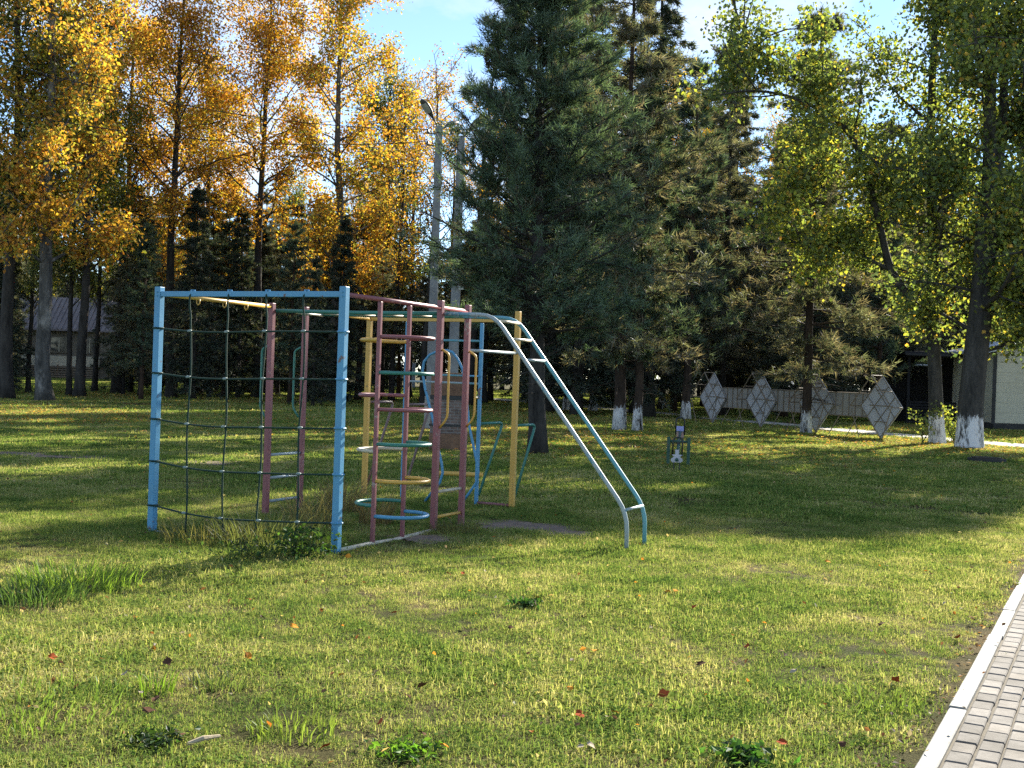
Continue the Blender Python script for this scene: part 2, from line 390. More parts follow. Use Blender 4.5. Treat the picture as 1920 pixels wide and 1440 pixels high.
# ------------------------------------------------------------------ grass (stuff)
def blades(n, size, hmin, hmax, wd, lean, seed):
    r = np.random.default_rng(seed); b = MB()
    x = r.uniform(-size/2, size/2, (n, 2)); x += .35*size*.12*np.sin(x[:, ::-1]*40/size); h = (hmin + (hmax-hmin)*r.beta(1.3, 2.2, n)*1.35)*np.where(r.random(n) < .07, 1.6, 1); straw = r.random(n) < .24; h = np.where(straw, h*.30, h)
    az = r.uniform(0, 2*PI, n); d = np.stack([np.cos(az), np.sin(az)], 1); ln = np.where(straw, r.uniform(3, 5.5, n), r.beta(1.4, 2.0, n)*lean)
    fa = az + PI/2 + r.normal(0, .5, n); wv = np.stack([np.cos(fa), np.sin(fa)], 1)*(wd*r.uniform(.6, 1.3, n))[:, None]
    base = np.c_[x, np.full(n, -.008)]; mid = np.c_[x + d*(h*ln*.35)[:, None], h*(1-.25*np.minimum(ln, 1.6))*.62]; tip = np.c_[x + d*(h*ln)[:, None], h*(1-.55*np.minimum(ln, 1.5))]
    W3 = np.c_[wv, np.zeros(n)]
    V = np.stack([base-W3/2, base+W3/2, mid-W3*.4, mid+W3*.4, tip], 1).reshape(-1, 3)
    i = np.arange(n)*5; t = np.repeat(np.clip(np.where(straw, r.normal(.95, .12, n), r.normal(.42, .24, n)), 0, 1), 5)
    b.add(V, np.stack([i, i+1, i+3, i+2], 1), np.stack([i+2, i+3, i+4], 1), col=np.stack([t, t, t], 1))
    m = n//5; C = np.c_[r.normal(r.uniform(-size*.3, size*.3, 2), size*.22, (m, 2)), r.uniform(.008, .028, m)]; nn = r.normal(0, .45, (m, 3)); nn[:, 2] = 1; nn /= np.linalg.norm(nn, axis=1)[:, None]
    tt = np.cross(nn, r.normal(0, 1, (m, 3))); tt /= np.linalg.norm(tt, axis=1)[:, None]; ss = np.cross(nn, tt); q = (wd*r.uniform(1.6, 3.4, m))[:, None]
    V = np.stack([C-tt*q, C+ss*q*.6, C+tt*q, C-ss*q*.6], 1).reshape(-1, 3); i = np.arange(m)*4; t = np.repeat(np.clip(r.normal(.12, .12, m), 0, 1), 4)
    b.add(V, np.stack([i, i+1, i+2, i+3], 1), None, col=np.stack([t, t, t], 1)); return b
def make_grass(name, P, rot, scl, var, meshes):
    c = bpy.data.collections.new(name+'_tufts')
    for i, me in enumerate(meshes):
        o = bpy.data.objects.new('%s_tuft_%02d' % (name, i), me); c.objects.link(o)
    me = bpy.data.meshes.new(name); me.vertices.add(len(P)); me.vertices.foreach_set('co', np.asarray(P, np.float32).ravel())
    for nm, ty, v in (('turn', 'FLOAT', rot), ('grow', 'FLOAT', scl), ('pick', 'INT', var)):
        a = me.attributes.new(nm, ty, 'POINT'); a.data.foreach_set('value', np.asarray(v, np.float32 if ty == 'FLOAT' else np.int32))
    o = bpy.data.objects.new(name, me); COL.objects.link(o); o['kind'] = 'stuff'
    ng = bpy.data.node_groups.new(name+'_nodes', 'GeometryNodeTree')
    ng.interface.new_socket('Geometry', in_out='INPUT', socket_type='NodeSocketGeometry'); ng.interface.new_socket('Geometry', in_out='OUTPUT', socket_type='NodeSocketGeometry')
    gi = N(ng, 'NodeGroupInput'); go = N(ng, 'NodeGroupOutput'); ip = N(ng, 'GeometryNodeInstanceOnPoints'); ci = N(ng, 'GeometryNodeCollectionInfo')
    ci.inputs['Collection'].default_value = c; ci.inputs['Separate Children'].default_value = True; ci.inputs['Reset Children'].default_value = True
    def na(nm, ty):
        n = N(ng, 'GeometryNodeInputNamedAttribute', data_type=ty); n.inputs['Name'].default_value = nm; return n.outputs['Attribute']
    cx = N(ng, 'ShaderNodeCombineXYZ'); ng.links.new(na('turn', 'FLOAT'), cx.inputs['Z'])
    l = ng.links.new; l(gi.outputs[0], ip.inputs['Points']); l(ci.outputs[0], ip.inputs['Instance']); ip.inputs['Pick Instance'].default_value = True
    l(na('pick', 'INT'), ip.inputs['Instance Index']); l(cx.outputs[0], ip.inputs['Rotation']); l(na('grow', 'FLOAT'), ip.inputs['Scale']); l(ip.outputs[0], go.inputs[0])
    md = o.modifiers.new('tufts', 'NODES'); md.node_group = ng; return o
def GROW(x, y):
    f = np.sin(x*1.9+.7*np.sin(y*1.3)) + np.sin(y*2.3+1.1*np.sin(x*1.1)) + .8*np.sin(x*5.1+y*4.3); return np.clip(.95 + .17*f + NR.normal(0, .13, len(x)), .5, 1.7)
PTS = np.array(pts)
def blocked(x, y, m=0.0):
    b = (x-KO[0])*kn[0] + (y-KO[1])*kn[1]
    bad = (b > -.03 - m) & (b < 1.8)
    for cx_, cy_, rx, ry in DIRT: bad |= ((x-cx_)/(rx*.85))**2 + ((y-cy_)/(ry*.85))**2 < 1
    dd = np.full(len(x), 1e9)
    for i in range(len(PTS)-1):
        a, c = PTS[i], PTS[i+1]; v = c-a; t = np.clip(((x-a[0])*v[0]+(y-a[1])*v[1])/(v@v), 0, 1)
        dd = np.minimum(dd, np.hypot(x-a[0]-t*v[0], y-a[1]-t*v[1]))
    return bad | (dd < .95 + m)
def scatter(d0, d1, step, margin, jitter=.5, wide=.50):
    xs, ys = [], []; y = d0
    while y < d1:
        hw = wide*y + margin; n = max(1, int(2*hw/step)); xs.append((np.arange(n)+.5)/n*2*hw - hw); ys.append(np.full(n, y)); y += step
    x = np.concatenate(xs); y = np.concatenate(ys)
    x = x + NR.uniform(-jitter, jitter, len(x))*step; y = y + NR.uniform(-jitter, jitter, len(y))*step
    return x, y
gm = [(blades(185, .26, .012, .056, .0040, 2.1, 100+i)).mesh('near_grass_blades', M['grass']) for i in range(6)]
x, y = scatter(3.6, 15, .135, .6); k = ~blocked(x, y, .085); x, y = x[k], y[k]; n = len(x)
make_grass('grass', np.c_[x, y, np.zeros(n)], NR.uniform(0, 6.28, n), GROW(x, y), NR.integers(0, 6, n), gm)
gm = [(blades(900, 1.0, .020, .060, .0095, 1.6, 200+i)).mesh('mid_grass_blades', M['grass']) for i in range(5)]
x, y = scatter(14.6, 40, .58, 2); k = ~blocked(x, y, .3); x, y = x[k], y[k]; n = len(x)
make_grass('mid_grass', np.c_[x, y, np.zeros(n)], NR.uniform(0, 6.28, n), GROW(x, y), NR.integers(0, 5, n), gm)
gm = [(blades(1300, 3.0, .03, .09, .028, 1.2, 300+i)).mesh('far_grass_blades', M['grass']) for i in range(4)]
x, y = scatter(39, 125, 1.9, 4); k = ~blocked(x, y, .6); x, y = x[k], y[k]; n = len(x)
make_grass('far_grass', np.c_[x, y, np.zeros(n)], NR.uniform(0, 6.28, n), GROW(x, y), NR.integers(0, 4, n), gm)

# ------------------------------------------------------------------ climbing frame
RX = np.array([-1.4902, 10.2559, 0]); TH = -.4435
U = np.array([math.cos(TH), math.sin(TH), 0]); W_ = np.array([-math.sin(TH), math.cos(TH), 0]); AXF = np.array([U, W_, [0, 0, 1]])
def FR(a, s, z): return RX + U*a + W_*s + np.array([0, 0, z])
cf = thing('climbing_frame', 'blue, red and yellow metal climbing frame with rope net and sloping ladder', 'climbing frame', RX)
def prt(mb, name, mat, parent=cf, smooth=False):
    mb.V = [v - RX for v in mb.V]
    return mb.build(name, mat, parent, smooth)
def post(a, s, top, wd, mat, bot=-.15, dz=None):
    b = MB(); b.box(FR(a, s, (top+bot)/2), (wd, wd, top-bot), AXF); return bevel(prt(b, 'post', M[mat]), .005)
def bar(name, pts, r, mat, k=10): return prt(MB().tube(pts, r, k), name, M[mat], smooth=True)
def fillet(P, rad=.08, n=5):
    P = [np.asarray(p, float) for p in P]; o = [P[0]]
    for i in range(1, len(P)-1):
        a, b, c = P[i-1], P[i], P[i+1]; d1 = a-b; d2 = c-b; l1, l2 = np.linalg.norm(d1), np.linalg.norm(d2); r = min(rad, l1*.45, l2*.45)
        p, q = b + d1/l1*r, b + d2/l2*r
        for t in np.linspace(0, 1, n): o.append((1-t)**2*p + 2*t*(1-t)*b + t*t*q)
    o.append(P[-1]); return o
WD = 2.087; SA, SB = 1.742, 2.335; HB, HR = 2.262, 2.205
for a in (-WD, 0): post(a, 0, 2.33, .066, 'blue')
post(0, SA, 2.335, .058, 'red'); post(0, SB, 2.33, .056, 'red'); post(-WD, SA, 2.30, .058, 'red'); post(-WD, SB+.03, 2.30, .056, 'red')
for s in (.595, 1.128): post(0, s, HB-.02, .036, 'red')
b = MB(); b.box(FR(-WD/2, 0, 2.262), (WD-.066, .05, .05), AXF); bevel(prt(b, 'net_beam', M['blue']))
bar('top_bar', [FR(0, .033, HB), FR(0, SB-.02, HB)], .021, 'red')
bar('top_bar', [FR(-WD, .033, HB), FR(-WD, SA-.03, HB)], .021, 'yellow')
for s in (.55, .95, 1.3):
    bar('hook', [FR(-WD-.02, s, HB-.01), FR(-WD-.018, s, HB-.05), FR(-WD, s, HB-.068), FR(-WD+.018, s, HB-.05), FR(-WD+.02, s, HB-.01)], .006, 'yellow', 6)
# monkey bar rails that bend into the sloping ladder
for s in (SA+.04, SB-.04):
    m = 'green'
    bar('rail', [FR(-WD+.0, s, HR+.015), FR(-1.0, s, HR), FR(-.03, s, HR)], .021, 'green')
    bar('ladder_rail', fillet([FR(-.03, s, HR), FR(.585, s, HR-.01), FR(2.044, s, .35), FR(2.05, s, -.15)], .16), .021, 'steel' if s < 2 else 'teal')
for a in (-1.8, -1.45, -1.1, -.75, -.4): bar('rung', [FR(a, SA+.05, HR-.005), FR(a, SB-.05, HR-.005)], .013, 'cream')
def sl(t): return .585+1.459*t, HR-.01-(HR-.36)*t
for t, m in ((.03, 'cream'), (.125, 'cream'), (.235, 'steel'), (.985, 'steel')):
    a, z = sl(t); bar('rung', [FR(a, SA+.05, z), FR(a, SB-.05, z)], .014, m)
# ladders at both ends
for z in (.40, .145): bar('rung', [FR(0, SA+.03, z), FR(0, SB-.03, z)], .016, 'cream' if z > .3 else 'yellow')
for z in (.65, .40, .145): bar('rung', [FR(-WD, SA+.03, z), FR(-WD, SB, z)], .016, 'steel')
for a, sg, m in ((0, 1, 'yellow'), (-WD, -1, 'green')):
    for s in (SA, SB):
        bar('handle', fillet([FR(a+sg*.03, s, 1.84), FR(a+sg*.115, s, 1.80), FR(a+sg*.115, s, 1.15), FR(a+sg*.03, s, 1.05)], .07), .012, m, 8)
# half hoops on the two slim posts
def hoop(z, side, reach, mat):
    c, d = .595, 1.128; r = (d-c)/2; st = reach - r
    P = [FR(0, c, z), FR(side*st, c, z)] + [FR(side*(st + r*math.sin(t)), (c+d)/2 - r*math.cos(t), z) for t in np.linspace(.12, PI-.12, 14)] + [FR(side*st, d, z), FR(0, d, z)]
    bar('half_hoop', P, .0175, mat, 8)
for z, m in ((.265, 'blue'), (.59, 'yellow'), (.93, 'green'), (1.25, 'red'), (1.59, 'green'), (1.92, 'red')): hoop(z, 1, .385, m)
for z, m in ((.36, 'green'), (.86, 'cream'), (1.375, 'red'), (1.89, 'yellow')): hoop(z, -1, .31, m)
# base bars at ground level
bar('base_rail', [FR(0, .03, .012), FR(0, .5, .014), FR(0, 1.0, .0), FR(0, SA, .014)], .022, 'cream'); bar('base_rail', [FR(-WD, 0, .0), FR(0, 0, -.008)], .02, 'steel')
# back frame
def fr_of(px, py):
    d = G(px, py) - RX; return float(d@U), float(d@W_)
SBK = 4.2
aH, aG, aI = fr_of(685, 928)[0], fr_of(961, 952)[0], fr_of(895, 948)[0]
def a_at(px, py, s):                       # frame coordinate a of the ray through a pixel on the vertical plane s
    r = ray(px, py); O = np.array([0, 0, CAMH]) - RX; t = (s - O@W_)/(r@W_); P = O + r*t; return float(P@U), float(P[2])
aH = a_at(688, 760, SBK)[0]; aG = a_at(966, 760, SBK)[0]; aI = a_at(899, 760, SBK)[0]; aJ = a_at(763, 640, SBK)[0]
post(aH, SBK, 2.26, .060, 'yellow'); post(aG, SBK, 2.38, .062, 'yellow')
post(aI, SBK-.0, 2.235, .040, 'blue'); post(aJ, SBK, 2.235, .036, 'blue')
b = MB(); b.box(FR((aH+aG)/2, SBK-.003, 2.268), (aG-aH-.063, .045, .045), AXF); bevel(prt(b, 'top_bar', M['yellow']))
for py, m in ((638, 'teal'), (717, 'steel')):
    z = a_at(830, py, SBK)[1]; bar('rung', [FR(aJ, SBK, z), FR(aI, SBK, z)], .014, m)
bar('top_bar', [FR(-WD, SB+.06, 2.25), FR(aH, SBK-.03, 2.268)], .02, 'yellow')
bar('tie_bar', [FR(0, SB+.03, 1.855), FR(aG, SBK-.03, 1.875)], .017, 'steel')
bar('base_rail', [FR(aI, SBK, .03), FR(aG, SBK, .03)], .02, 'red')
for a, z, m, r, ln in ((aH, 1.2, 'umber', .017, .66), (aJ, 1.19, 'umber', .017, .66), (aI, 1.0, 'green', .017, .68), (aG, 1.0, 'green', .017, .62)):
    bar('dip_bar', fillet([FR(a, SBK+.02, z), FR(a, SBK+ln, z), FR(a, SBK+.06, .12)], .1), r, m)
SAR = 3.9
P = []
for px, py in ((822, 842), (815, 800), (806, 765), (797, 728), (792, 696), (795, 678), (806, 665), (822, 658), (838, 657), (848, 660), (858, 672), (867, 692), (873, 720), (876, 760), (880, 800), (888, 838)):
    a, z = a_at(px, py, SAR); P.append(FR(a, SAR, z))
e0 = [FR(*(lambda q: (q[0], SAR, q[1]))(a_at(px, py, SAR))) for px, py in ((797, 940), (812, 920), (825, 905), (830, 886), (828, 868))]
e1 = [FR(*(lambda q: (q[0], SAR, q[1]))(a_at(px, py, SAR))) for px, py in ((893, 862), (897, 885), (893, 905), (880, 924), (867, 942))]
bar('arch', e0 + P + e1, .016, 'blue')
a0, z0 = a_at(797, 702, SAR); a1, _ = a_at(869, 702, SAR); bar('rung', [FR(a0, SAR, z0), FR(a1, SAR, z0)], .012, 'teal')
bar('tie_bar', [FR(aI, SBK, z0), FR(a1+.02, SAR, z0)], .012, 'blue')
# rope net
vx = [a_at(px, 580, 0)[0] for px in (361, 430, 501, 574)]
hl = [(615, 622), (699, 711), (785, 803), (864, 890), (947, 981)]
def hz(i, a):
    zl = a_at(292, hl[i][0], 0)[1]; zr = a_at(638, hl[i][1], 0)[1]; t = (a+WD)/WD
    return zl*(1-t) + zr*t - .030*math.sin(PI*t)*(1+.3*i) - .02*math.sin(PI*t)*math.cos(2*t*PI/1.5)
vropes = []
for j, a in enumerate(vx):
    P = [FR(a, 0, 2.292)] + [FR(a + .012*math.sin(z*5+j*2) - (2.2-z)*.012*(1 if j > 1 else -.3), -.03 if z > 2.1 else -.012, z) for z in np.linspace(2.24, .02, 26)]
    ro = prt(MB().tube(P, .0088, 7), 'rope', M['rope'], smooth=True); vropes.append(ro)
    b = MB(); b.tube([FR(a-.022, 0, 2.262), FR(a-.022, 0, 2.297), FR(a+.022, 0, 2.297), FR(a+.022, 0, 2.262)], .008, 6); prt(b, 'eye_bolt', M['blue'], ro)
for i in range(5):
    P = [FR(a, -.012 - .02*math.sin(PI*(a+WD)/WD) - (.03 if abs(a+WD/2) > WD/2-.05 else 0), hz(i, a)) for a in np.linspace(-WD+.0, 0, 30)]
    prt(MB().tube(P, .0088, 7), 'rope', M['rope'], smooth=True)
    for e in (-WD, 0):
        b = MB(); b.tube([FR(e + .047*math.cos(t), .047*math.sin(t)*1.02, hz(i, e)) for t in np.linspace(0, 2*PI, 17)], .009, 6); prt(b, 'rope_loop', M['blue' if e == 0 else 'rope'])
    for j, a in enumerate(vx):
        b = MB(); b.tube([FR(a-.02, -.026, hz(i, a)), FR(a-.008, -.034, hz(i, a)+.004), FR(a+.008, -.034, hz(i, a)+.004), FR(a+.02, -.026, hz(i, a))], .0125, 7); prt(b, 'clip', M['clip'], vropes[j], True)
for s, a in ((0, 0), (0, -WD)):
    for z in (2.245, 2.28):
        b = MB(); b.tube([FR(a+.0, -.033, z), FR(a, -.043, z)], .008, 6); prt(b, 'bolt', M['blue'])

# ------------------------------------------------------------------ things behind
# concrete lamp poles
def lamp(parent, base, dirv, lng, up):
    d = np.array(dirv)/np.linalg.norm(dirv); P0 = np.array(base)
    P1 = P0 + d*lng*.35 + np.array([0, 0, up*.5]); P2 = P0 + d*lng + np.array([0, 0, up])
    ar = MB().tube([P0, P1, P2], .025, 8).build('lamp_arm', M['lampbody'], parent, True)
    t = P2-P1; t /= np.linalg.norm(t); sx = np.cross(t, [0, 0, 1]); sx /= np.linalg.norm(sx); sz = np.cross(sx, t)
    V = []; prof = [(0, .035, .04), (.12, .07, .07), (.26, .12, .09), (.45, .14, .085), (.6, .11, .06), (.68, .03, .02)]
    k = 12
    for (l, wv, hv) in prof:
        for q in range(k): V.append(P2 + t*l + sx*wv*math.cos(2*PI*q/k) + sz*hv*math.sin(2*PI*q/k)*(1 if math.sin(2*PI*q/k) > 0 else .45))
    F = [[i*k+q, i*k+(q+1) % k, (i+1)*k+(q+1) % k, (i+1)*k+q] for i in range(len(prof)-1) for q in range(k)]
    V += [P2, P2+t*.69]; F3 = [[len(V)-2, (q+1) % k, q] for q in range(k)] + [[len(V)-1, 5*k+q, 5*k+(q+1) % k] for q in range(k)]
    h = MB().add(V, F, F3).build('lamp_head', M['lampbody'], parent, True)
    g2 = MB(); V = []; 
    for (l, wv) in ((.24, .085), (.34, .112), (.46, .12), (.57, .085)):
        for q in range(7): V.append(P2 + t*l + sx*wv*math.cos(PI+PI*q/6) - sz*(.03 + .045*math.sin(PI*q/6)))
    g2.add(V, [[i*7+q, i*7+q+1, (i+1)*7+q+1, (i+1)*7+q] for i in range(3) for q in range(6)]); g2.build('lamp_lens', M['lampglass'], h, True)
def pole(px, py, h, label, w0, w1, white=False):
    c = G(px, py); t = thing('lamp_pole', label, 'lamp post', c, 'concrete lamp poles behind the climbing frame')
    b = MB(); z = [-.2, 0, h]; V = []
    for zz in (-.3, h):
        ww = w0 + (w1-w0)*max(zz, 0)/h
        for sx, sy in ((-1, -.6), (1, -.6), (.8, .6), (-.8, .6)): V.append([sx*ww/2, sy*ww, zz])
    b.add(V, [[0, 1, 5, 4], [1, 2, 6, 5], [2, 3, 7, 6], [3, 0, 4, 7], [4, 5, 6, 7], [0, 3, 2, 1]]); bevel(b.build('concrete_shaft', M['concrete'], t), .012)
    return t, c
p1, c1 = pole(805, 806, 8.55, 'taller grey concrete lamp pole with whitewashed foot and two lamp heads', .27, .19)
b = MB(); b.box((0, .0, .50), (.292, .352, .9)); bevel(b.build('whitewash_collar', M['kerb'], p1), .02)
lamp(p1, (-.05, -.03, 8.5), (-.55, -.8, 0), .22, .22); lamp(p1, (.06, .02, 8.45), (.45, .85, 0), .2, .12)
for z in (8.35, 8.02): MB().tube([(-.16, -.16, z), (.16, -.16, z), (.15, .15, z), (-.15, .15, z), (-.16, -.16, z)], .014, 6).build('clamp_band', M['blackmetal'], p1)
for z in (8.33, 8.0):
    MB().tube([(-.34, -.02, z), (.36, -.02, z)], .016, 6).build('cross_arm', M['blackmetal'], p1)
    for x in (-.32, .34): MB().tube([(x, -.02, z), (x, -.02, z+.05), (x, -.02, z+.12)], [.035, .045, .02], 8).build('insulator', M['lampbody'], p1)
b = MB(); b.box((.135, -.12, 5.05), (.04, .04, .5)); b.build('cable_guard', M['kerb'], p1)
p2, c2 = pole(846, 812, 8.0, 'grey concrete pole with small box half hidden by the big pine', .30, .2)
lamp(p2, (.04, 0, 7.95), (.6, -.6, 0), .2, .15)
for z in (4.35, 4.02): MB().tube([(-.16, -.17, z), (.16, -.17, z), (.15, .15, z), (-.15, .15, z), (-.16, -.17, z)], .014, 6).build('clamp_band', M['lampglass'], p2)
b = MB(); b.box((.14, -.22, 4.0), (.13, .1, .28)); bevel(b.build('junction_box', M['lampglass'], p2))
def wire(name, A, B, sag, label):
    A, B = np.array(A, float), np.array(B, float); P = [A*(1-t) + B*t - np.array([0, 0, sag*4*t*(1-t)]) for t in np.linspace(0, 1, 28)]
    o = MB().tube(P, .011, 5).build(name, M['wire']); tag(o, label, 'power line', 'overhead wires on the lamp poles'); return o
farL = AT(-160, 60, 22); farR = AT(2100, 395, 45)
wire('power_line', c1 + [-.32, -.02, 8.45], AT(-150, 70, 26), .5, 'upper overhead wire running left from the concrete pole through the yellow leaves')
wire('power_line', c1 + [-.32, -.02, 8.12], AT(-150, 175, 27), .5, 'lower overhead wire running left from the concrete pole through the yellow leaves')
wire('power_line', c1 + [.34, -.02, 8.45], AT(2080, 350, 40), .9, 'upper overhead wire running right from the concrete pole to the big lindens')
wire('power_line', c1 + [.34, -.02, 8.12], AT(2080, 395, 40), .9, 'lower overhead wire running right from the concrete pole to the big lindens')

# brick pillar
c = G(836, 843); t = thing('brick_pillar', 'old brown brick pillar with dark straps behind the blue arch', 'pillar', c)
wd = .70
for nm, z0, z1, m, gx in (('base_course', -.1, .34, 'wood', .0), ('brick_body', .34, 1.06, 'brick', -.012), ('top_block', 1.14, 1.62, 'wood', -.008)):
    b = MB(); b.box((0, 0, (z0+z1)/2), (wd+gx, .36+gx, z1-z0)); bevel(b.build(nm, M[m], t), .012)
for z in (.52, 1.10):
    b = MB(); b.box((0, 0, z), (wd+.02, .38, .05 if z < 1 else .08)); bevel(b.build('strap', M['blackmetal'], t))
# low yellow beam
A, B = G(812, 893), G(905, 897)
o = MB().tube([A+[0, 0, .05], B+[0, 0, .05]], .04, 10).build('balance_beam', M['yellow']); tag(o, 'low yellow beam lying on the grass behind the climbing frame', 'balance beam')

# seesaw
c = G(1268, 884); fc = AT(1276, 800, c[1]+3.0); fc[2] = 0
sv = fc - c; sl_ = np.linalg.norm(sv); sv /= sl_; sn = np.array([sv[1], -sv[0], 0])
ss = thing('seesaw', 'small green metal seesaw with a white seat standing on the shaded grass', 'seesaw', c)
def SS(l, x, z): return sv*l + sn*x + np.array([0, 0, z])
axs = np.array([sn, sv, [0, 0, 1]])
MB().tube([SS(.05, 0, .20), SS(sl_, 0, .60)], .03, 8).build('beam', M['darkgreen'], ss, True)
for x in (-.19, .19):
    b = MB(); b.box(SS(sl_/2, x, .17), (.06, .06, .74), axs); bevel(b.build('post', M['darkgreen'], ss))
MB().tube([SS(sl_/2, -.22, .46), SS(sl_/2, .22, .46)], .025, 8).build('axle', M['darkgreen'], ss, True)
def hoop2(l, z, h):
    P = fillet([SS(l, -.085, z), SS(l, -.085, z+h-.08)], .01) + [SS(l, -.085*math.cos(a), z+h-.085+.085*math.sin(a)) for a in np.linspace(0.1, PI-.1, 10)] + [SS(l, .085, z+h-.08), SS(l, .085, z)]
    MB().tube(P, .014, 8).build('handle', M['blackmetal'], ss, True)
hoop2(.45, .25, .34); hoop2(sl_-.45, .53, .36)
def seat(l, z, mat, prof, tilt):
    b = MB(); n = len(prof); th = .025; V = []
    for s in (-1, 1):
        for (x, y) in prof: V.append(SS(l + s*th/2 + y*tilt, x, z + y))
    F = [[i, (i+1) % n, n+(i+1) % n, n+i] for i in range(n)]; V += [SS(l-th/2, 0, z+.06), SS(l+th/2, 0, z+.06)]
    b.add(V, F, [[2*n, (i+1) % n, i] for i in range(n)] + [[2*n+1, n+i, n+(i+1) % n] for i in range(n)]); return b.build('seat', M[mat], ss)
seat(.1, .19, 'white', [(-.07, -.035), (.07, -.035), (.105, -.01), (.10, .03), (.05, .06), (.10, .10), (.03, .105), (.035, .19), (-.035, .19), (-.03, .105), (-.09, .10), (-.05, .06), (-.10, .03), (-.105, -.01)], .15)
seat(sl_-.15, .60, 'violet', [(-.08, 0), (.08, 0), (.085, .10), (-.085, .10)], .1)
seat(sl_-.12, .47, 'pinkish', [(-.07, 0), (.07, 0), (.075, .11), (-.075, .11)], .1)
for l, z in ((.1, .0), (sl_-.1, .38)):
    for x in (-.05, .05): MB().tube([SS(l, x, z-.05 if l < 1 else z), SS(l, x, z+.16)], .012, 6).build('bumper_leg', M['blackmetal'], ss)
b = MB(); b.box(SS(sl_/2-.02, .0, .40), (.07, .07, .10), axs); b.build('pivot_block', M['blackmetal'], ss)

# diamond display stand
D4 = G(1652, 824); ld = np.array([-.377, .926, 0]); ld /= np.linalg.norm(ld); lnrm = np.array([-ld[1], ld[0], 0])  # toward the camera side
ds = thing('display_stand', 'row of four white diamond boards on brown lattice frames beside the concrete path', 'display stand', D4)
axd = np.array([ld, lnrm, [0, 0, 1]])
HD = .97; WDm = .97; ZC = 1.03; SPC = 3.3
def DP(l, nn, z): return ld*l + lnrm*nn + np.array([0, 0, z])
for k in range(4):
    l0 = k*SPC
    b = MB(); V = []
    for nn in (0, .03):
        V += [DP(l0, nn, ZC-HD-.05), DP(l0+WDm, nn, ZC), DP(l0, nn, ZC+HD), DP(l0-WDm, nn, ZC)]
    b.add(V, [[0, 1, 2, 3], [7, 6, 5, 4], [0, 4, 5, 1], [1, 5, 6, 2], [2, 6, 7, 3], [3, 7, 4, 0]]); dp = b.build('diamond_panel', M['white'], ds)
    def fb(A, B, r=.011): MB().tube([A, B], r, 5).build('frame_bar', M['frame'], dp)
    def q(u, v, nn): return DP(l0 + (u-v)*WDm, nn, ZC - HD + (u+v)*HD)     # u,v in 0..1 along two edges
    for f in (0, 1/3, 2/3, 1): fb(q(f, 0, .055), q(f, 1, .055)); fb(q(0, f, .055), q(1, f, .055))
    for z in (.5, 1.0, 1.5):
        hw = WDm*(1-abs(z-HD)/HD)*.95; fb(DP(l0-hw*.6, .06, z+.06), DP(l0+hw*.6, .06, z+.06), .014)
    for e in ((0.5, 1), (1, .5)):   # raised box frame on the upper edges
        pass
    for (ua, va, ub, vb) in ((1, 1, 1, 0), (1, 1, 0, 1)): fb(q(ua, va, .46), q(ub, vb, .46), .02)
    for (ua, va) in ((1, 1), (1, .5), (.5, 1), (1, 0), (0, 1)): fb(q(ua, va, .05), q(ua, va, .46), .018)
    fb(q(1, 0, .46), DP(l0+WDm*.55, .42, .0), .016); fb(q(0, 1, .46), DP(l0-WDm*.55, .42, .0), .016)
    if k < 3:
        la, lb = l0+WDm*.52, l0+SPC-WDm*.52
        b = MB(); b.box(DP((la+lb)/2, -.04, 1.05), (lb-la, .025, .78), axd); lp = b.build('link_panel', M['link'], ds)
        for f in (0.02, .2, .36, .5, .64, .8, .98):
            l = la+(lb-la)*f; MB().tube([DP(l, -.01, .67), DP(l, -.01, 1.43)], .015, 5).build('frame_bar', M['frame'], lp)
        for z in (.67, 1.43): MB().tube([DP(la, -.008, z), DP(lb, -.008, z)], .016, 5).build('frame_bar', M['frame'], lp)
        for f in (.3, .7): MB().tube([DP(la+(lb-la)*f, .0, .66), DP(la+(lb-la)*f+.1, .35, 0)], .015, 5).build('stay', M['frame'], lp)

# manhole
c = G(1850, 866); t = thing('manhole', 'dark round manhole cover on a low ring beside the whitewashed lindens', 'manhole', c)
MB().tube([(0, 0, -.1), (0, 0, .08)], .42, 20).build('concrete_ring', M['plinth'], t); MB().tube([(0, 0, .07), (0, 0, .11)], .33, 20).build('cover', M['rust'], t)

# right building
bc = G(1856, 806); bh = thing('cream_building', 'single storey cream building with pale sloping roof behind the lindens', 'building', bc)
def BX(name, c, sz, mat, par=bh): 
    b = MB(); b.box(c, sz); return bevel(b.build(name, M[mat], par), .01)
BX('plinth', (5.1, 2.4, .02), (10.0, 5.0, .56), 'plinth'); BX('wall', (5.1, 2.4, 1.85), (9.9, 4.9, 3.1), 'creamwall')
for i in range(7): BX('block_course', (5.1, -.053, .52+i*.43), (9.88, .012, .415), 'creamwall')
rf = MB(); V = []
for y in (-.45, 5.4):
    V += [[-.35, y, 3.28], [5.1, y, 4.55], [10.6, y, 3.28], [-.35, y, 3.40], [5.1, y, 4.69], [10.6, y, 3.40]]
rf.add(V, [[0, 1, 4, 3], [1, 2, 5, 4], [3, 4, 10, 9], [4, 5, 11, 10], [0, 3, 9, 6], [2, 8, 11, 5], [7, 6, 9, 10], [8, 7, 10, 11], [0, 6, 7, 1], [1, 7, 8, 2]]); rf.build('roof', M['roofmetal'], bh)
gb = MB(); gb.add([[.15, -.045, 3.38], [10.05, -.045, 3.38], [5.1, -.045, 4.53], [.15, .0, 3.38], [10.05, .0, 3.38], [5.1, 0, 4.53]], None, [[0, 1, 2], [3, 5, 4]]); gb.build('gable', M['creamwall'], bh)
BX('corner_board', (.09, -.075, 1.75), (.16, .03, 3.0), 'plinth')
sg = MB(); prof = []
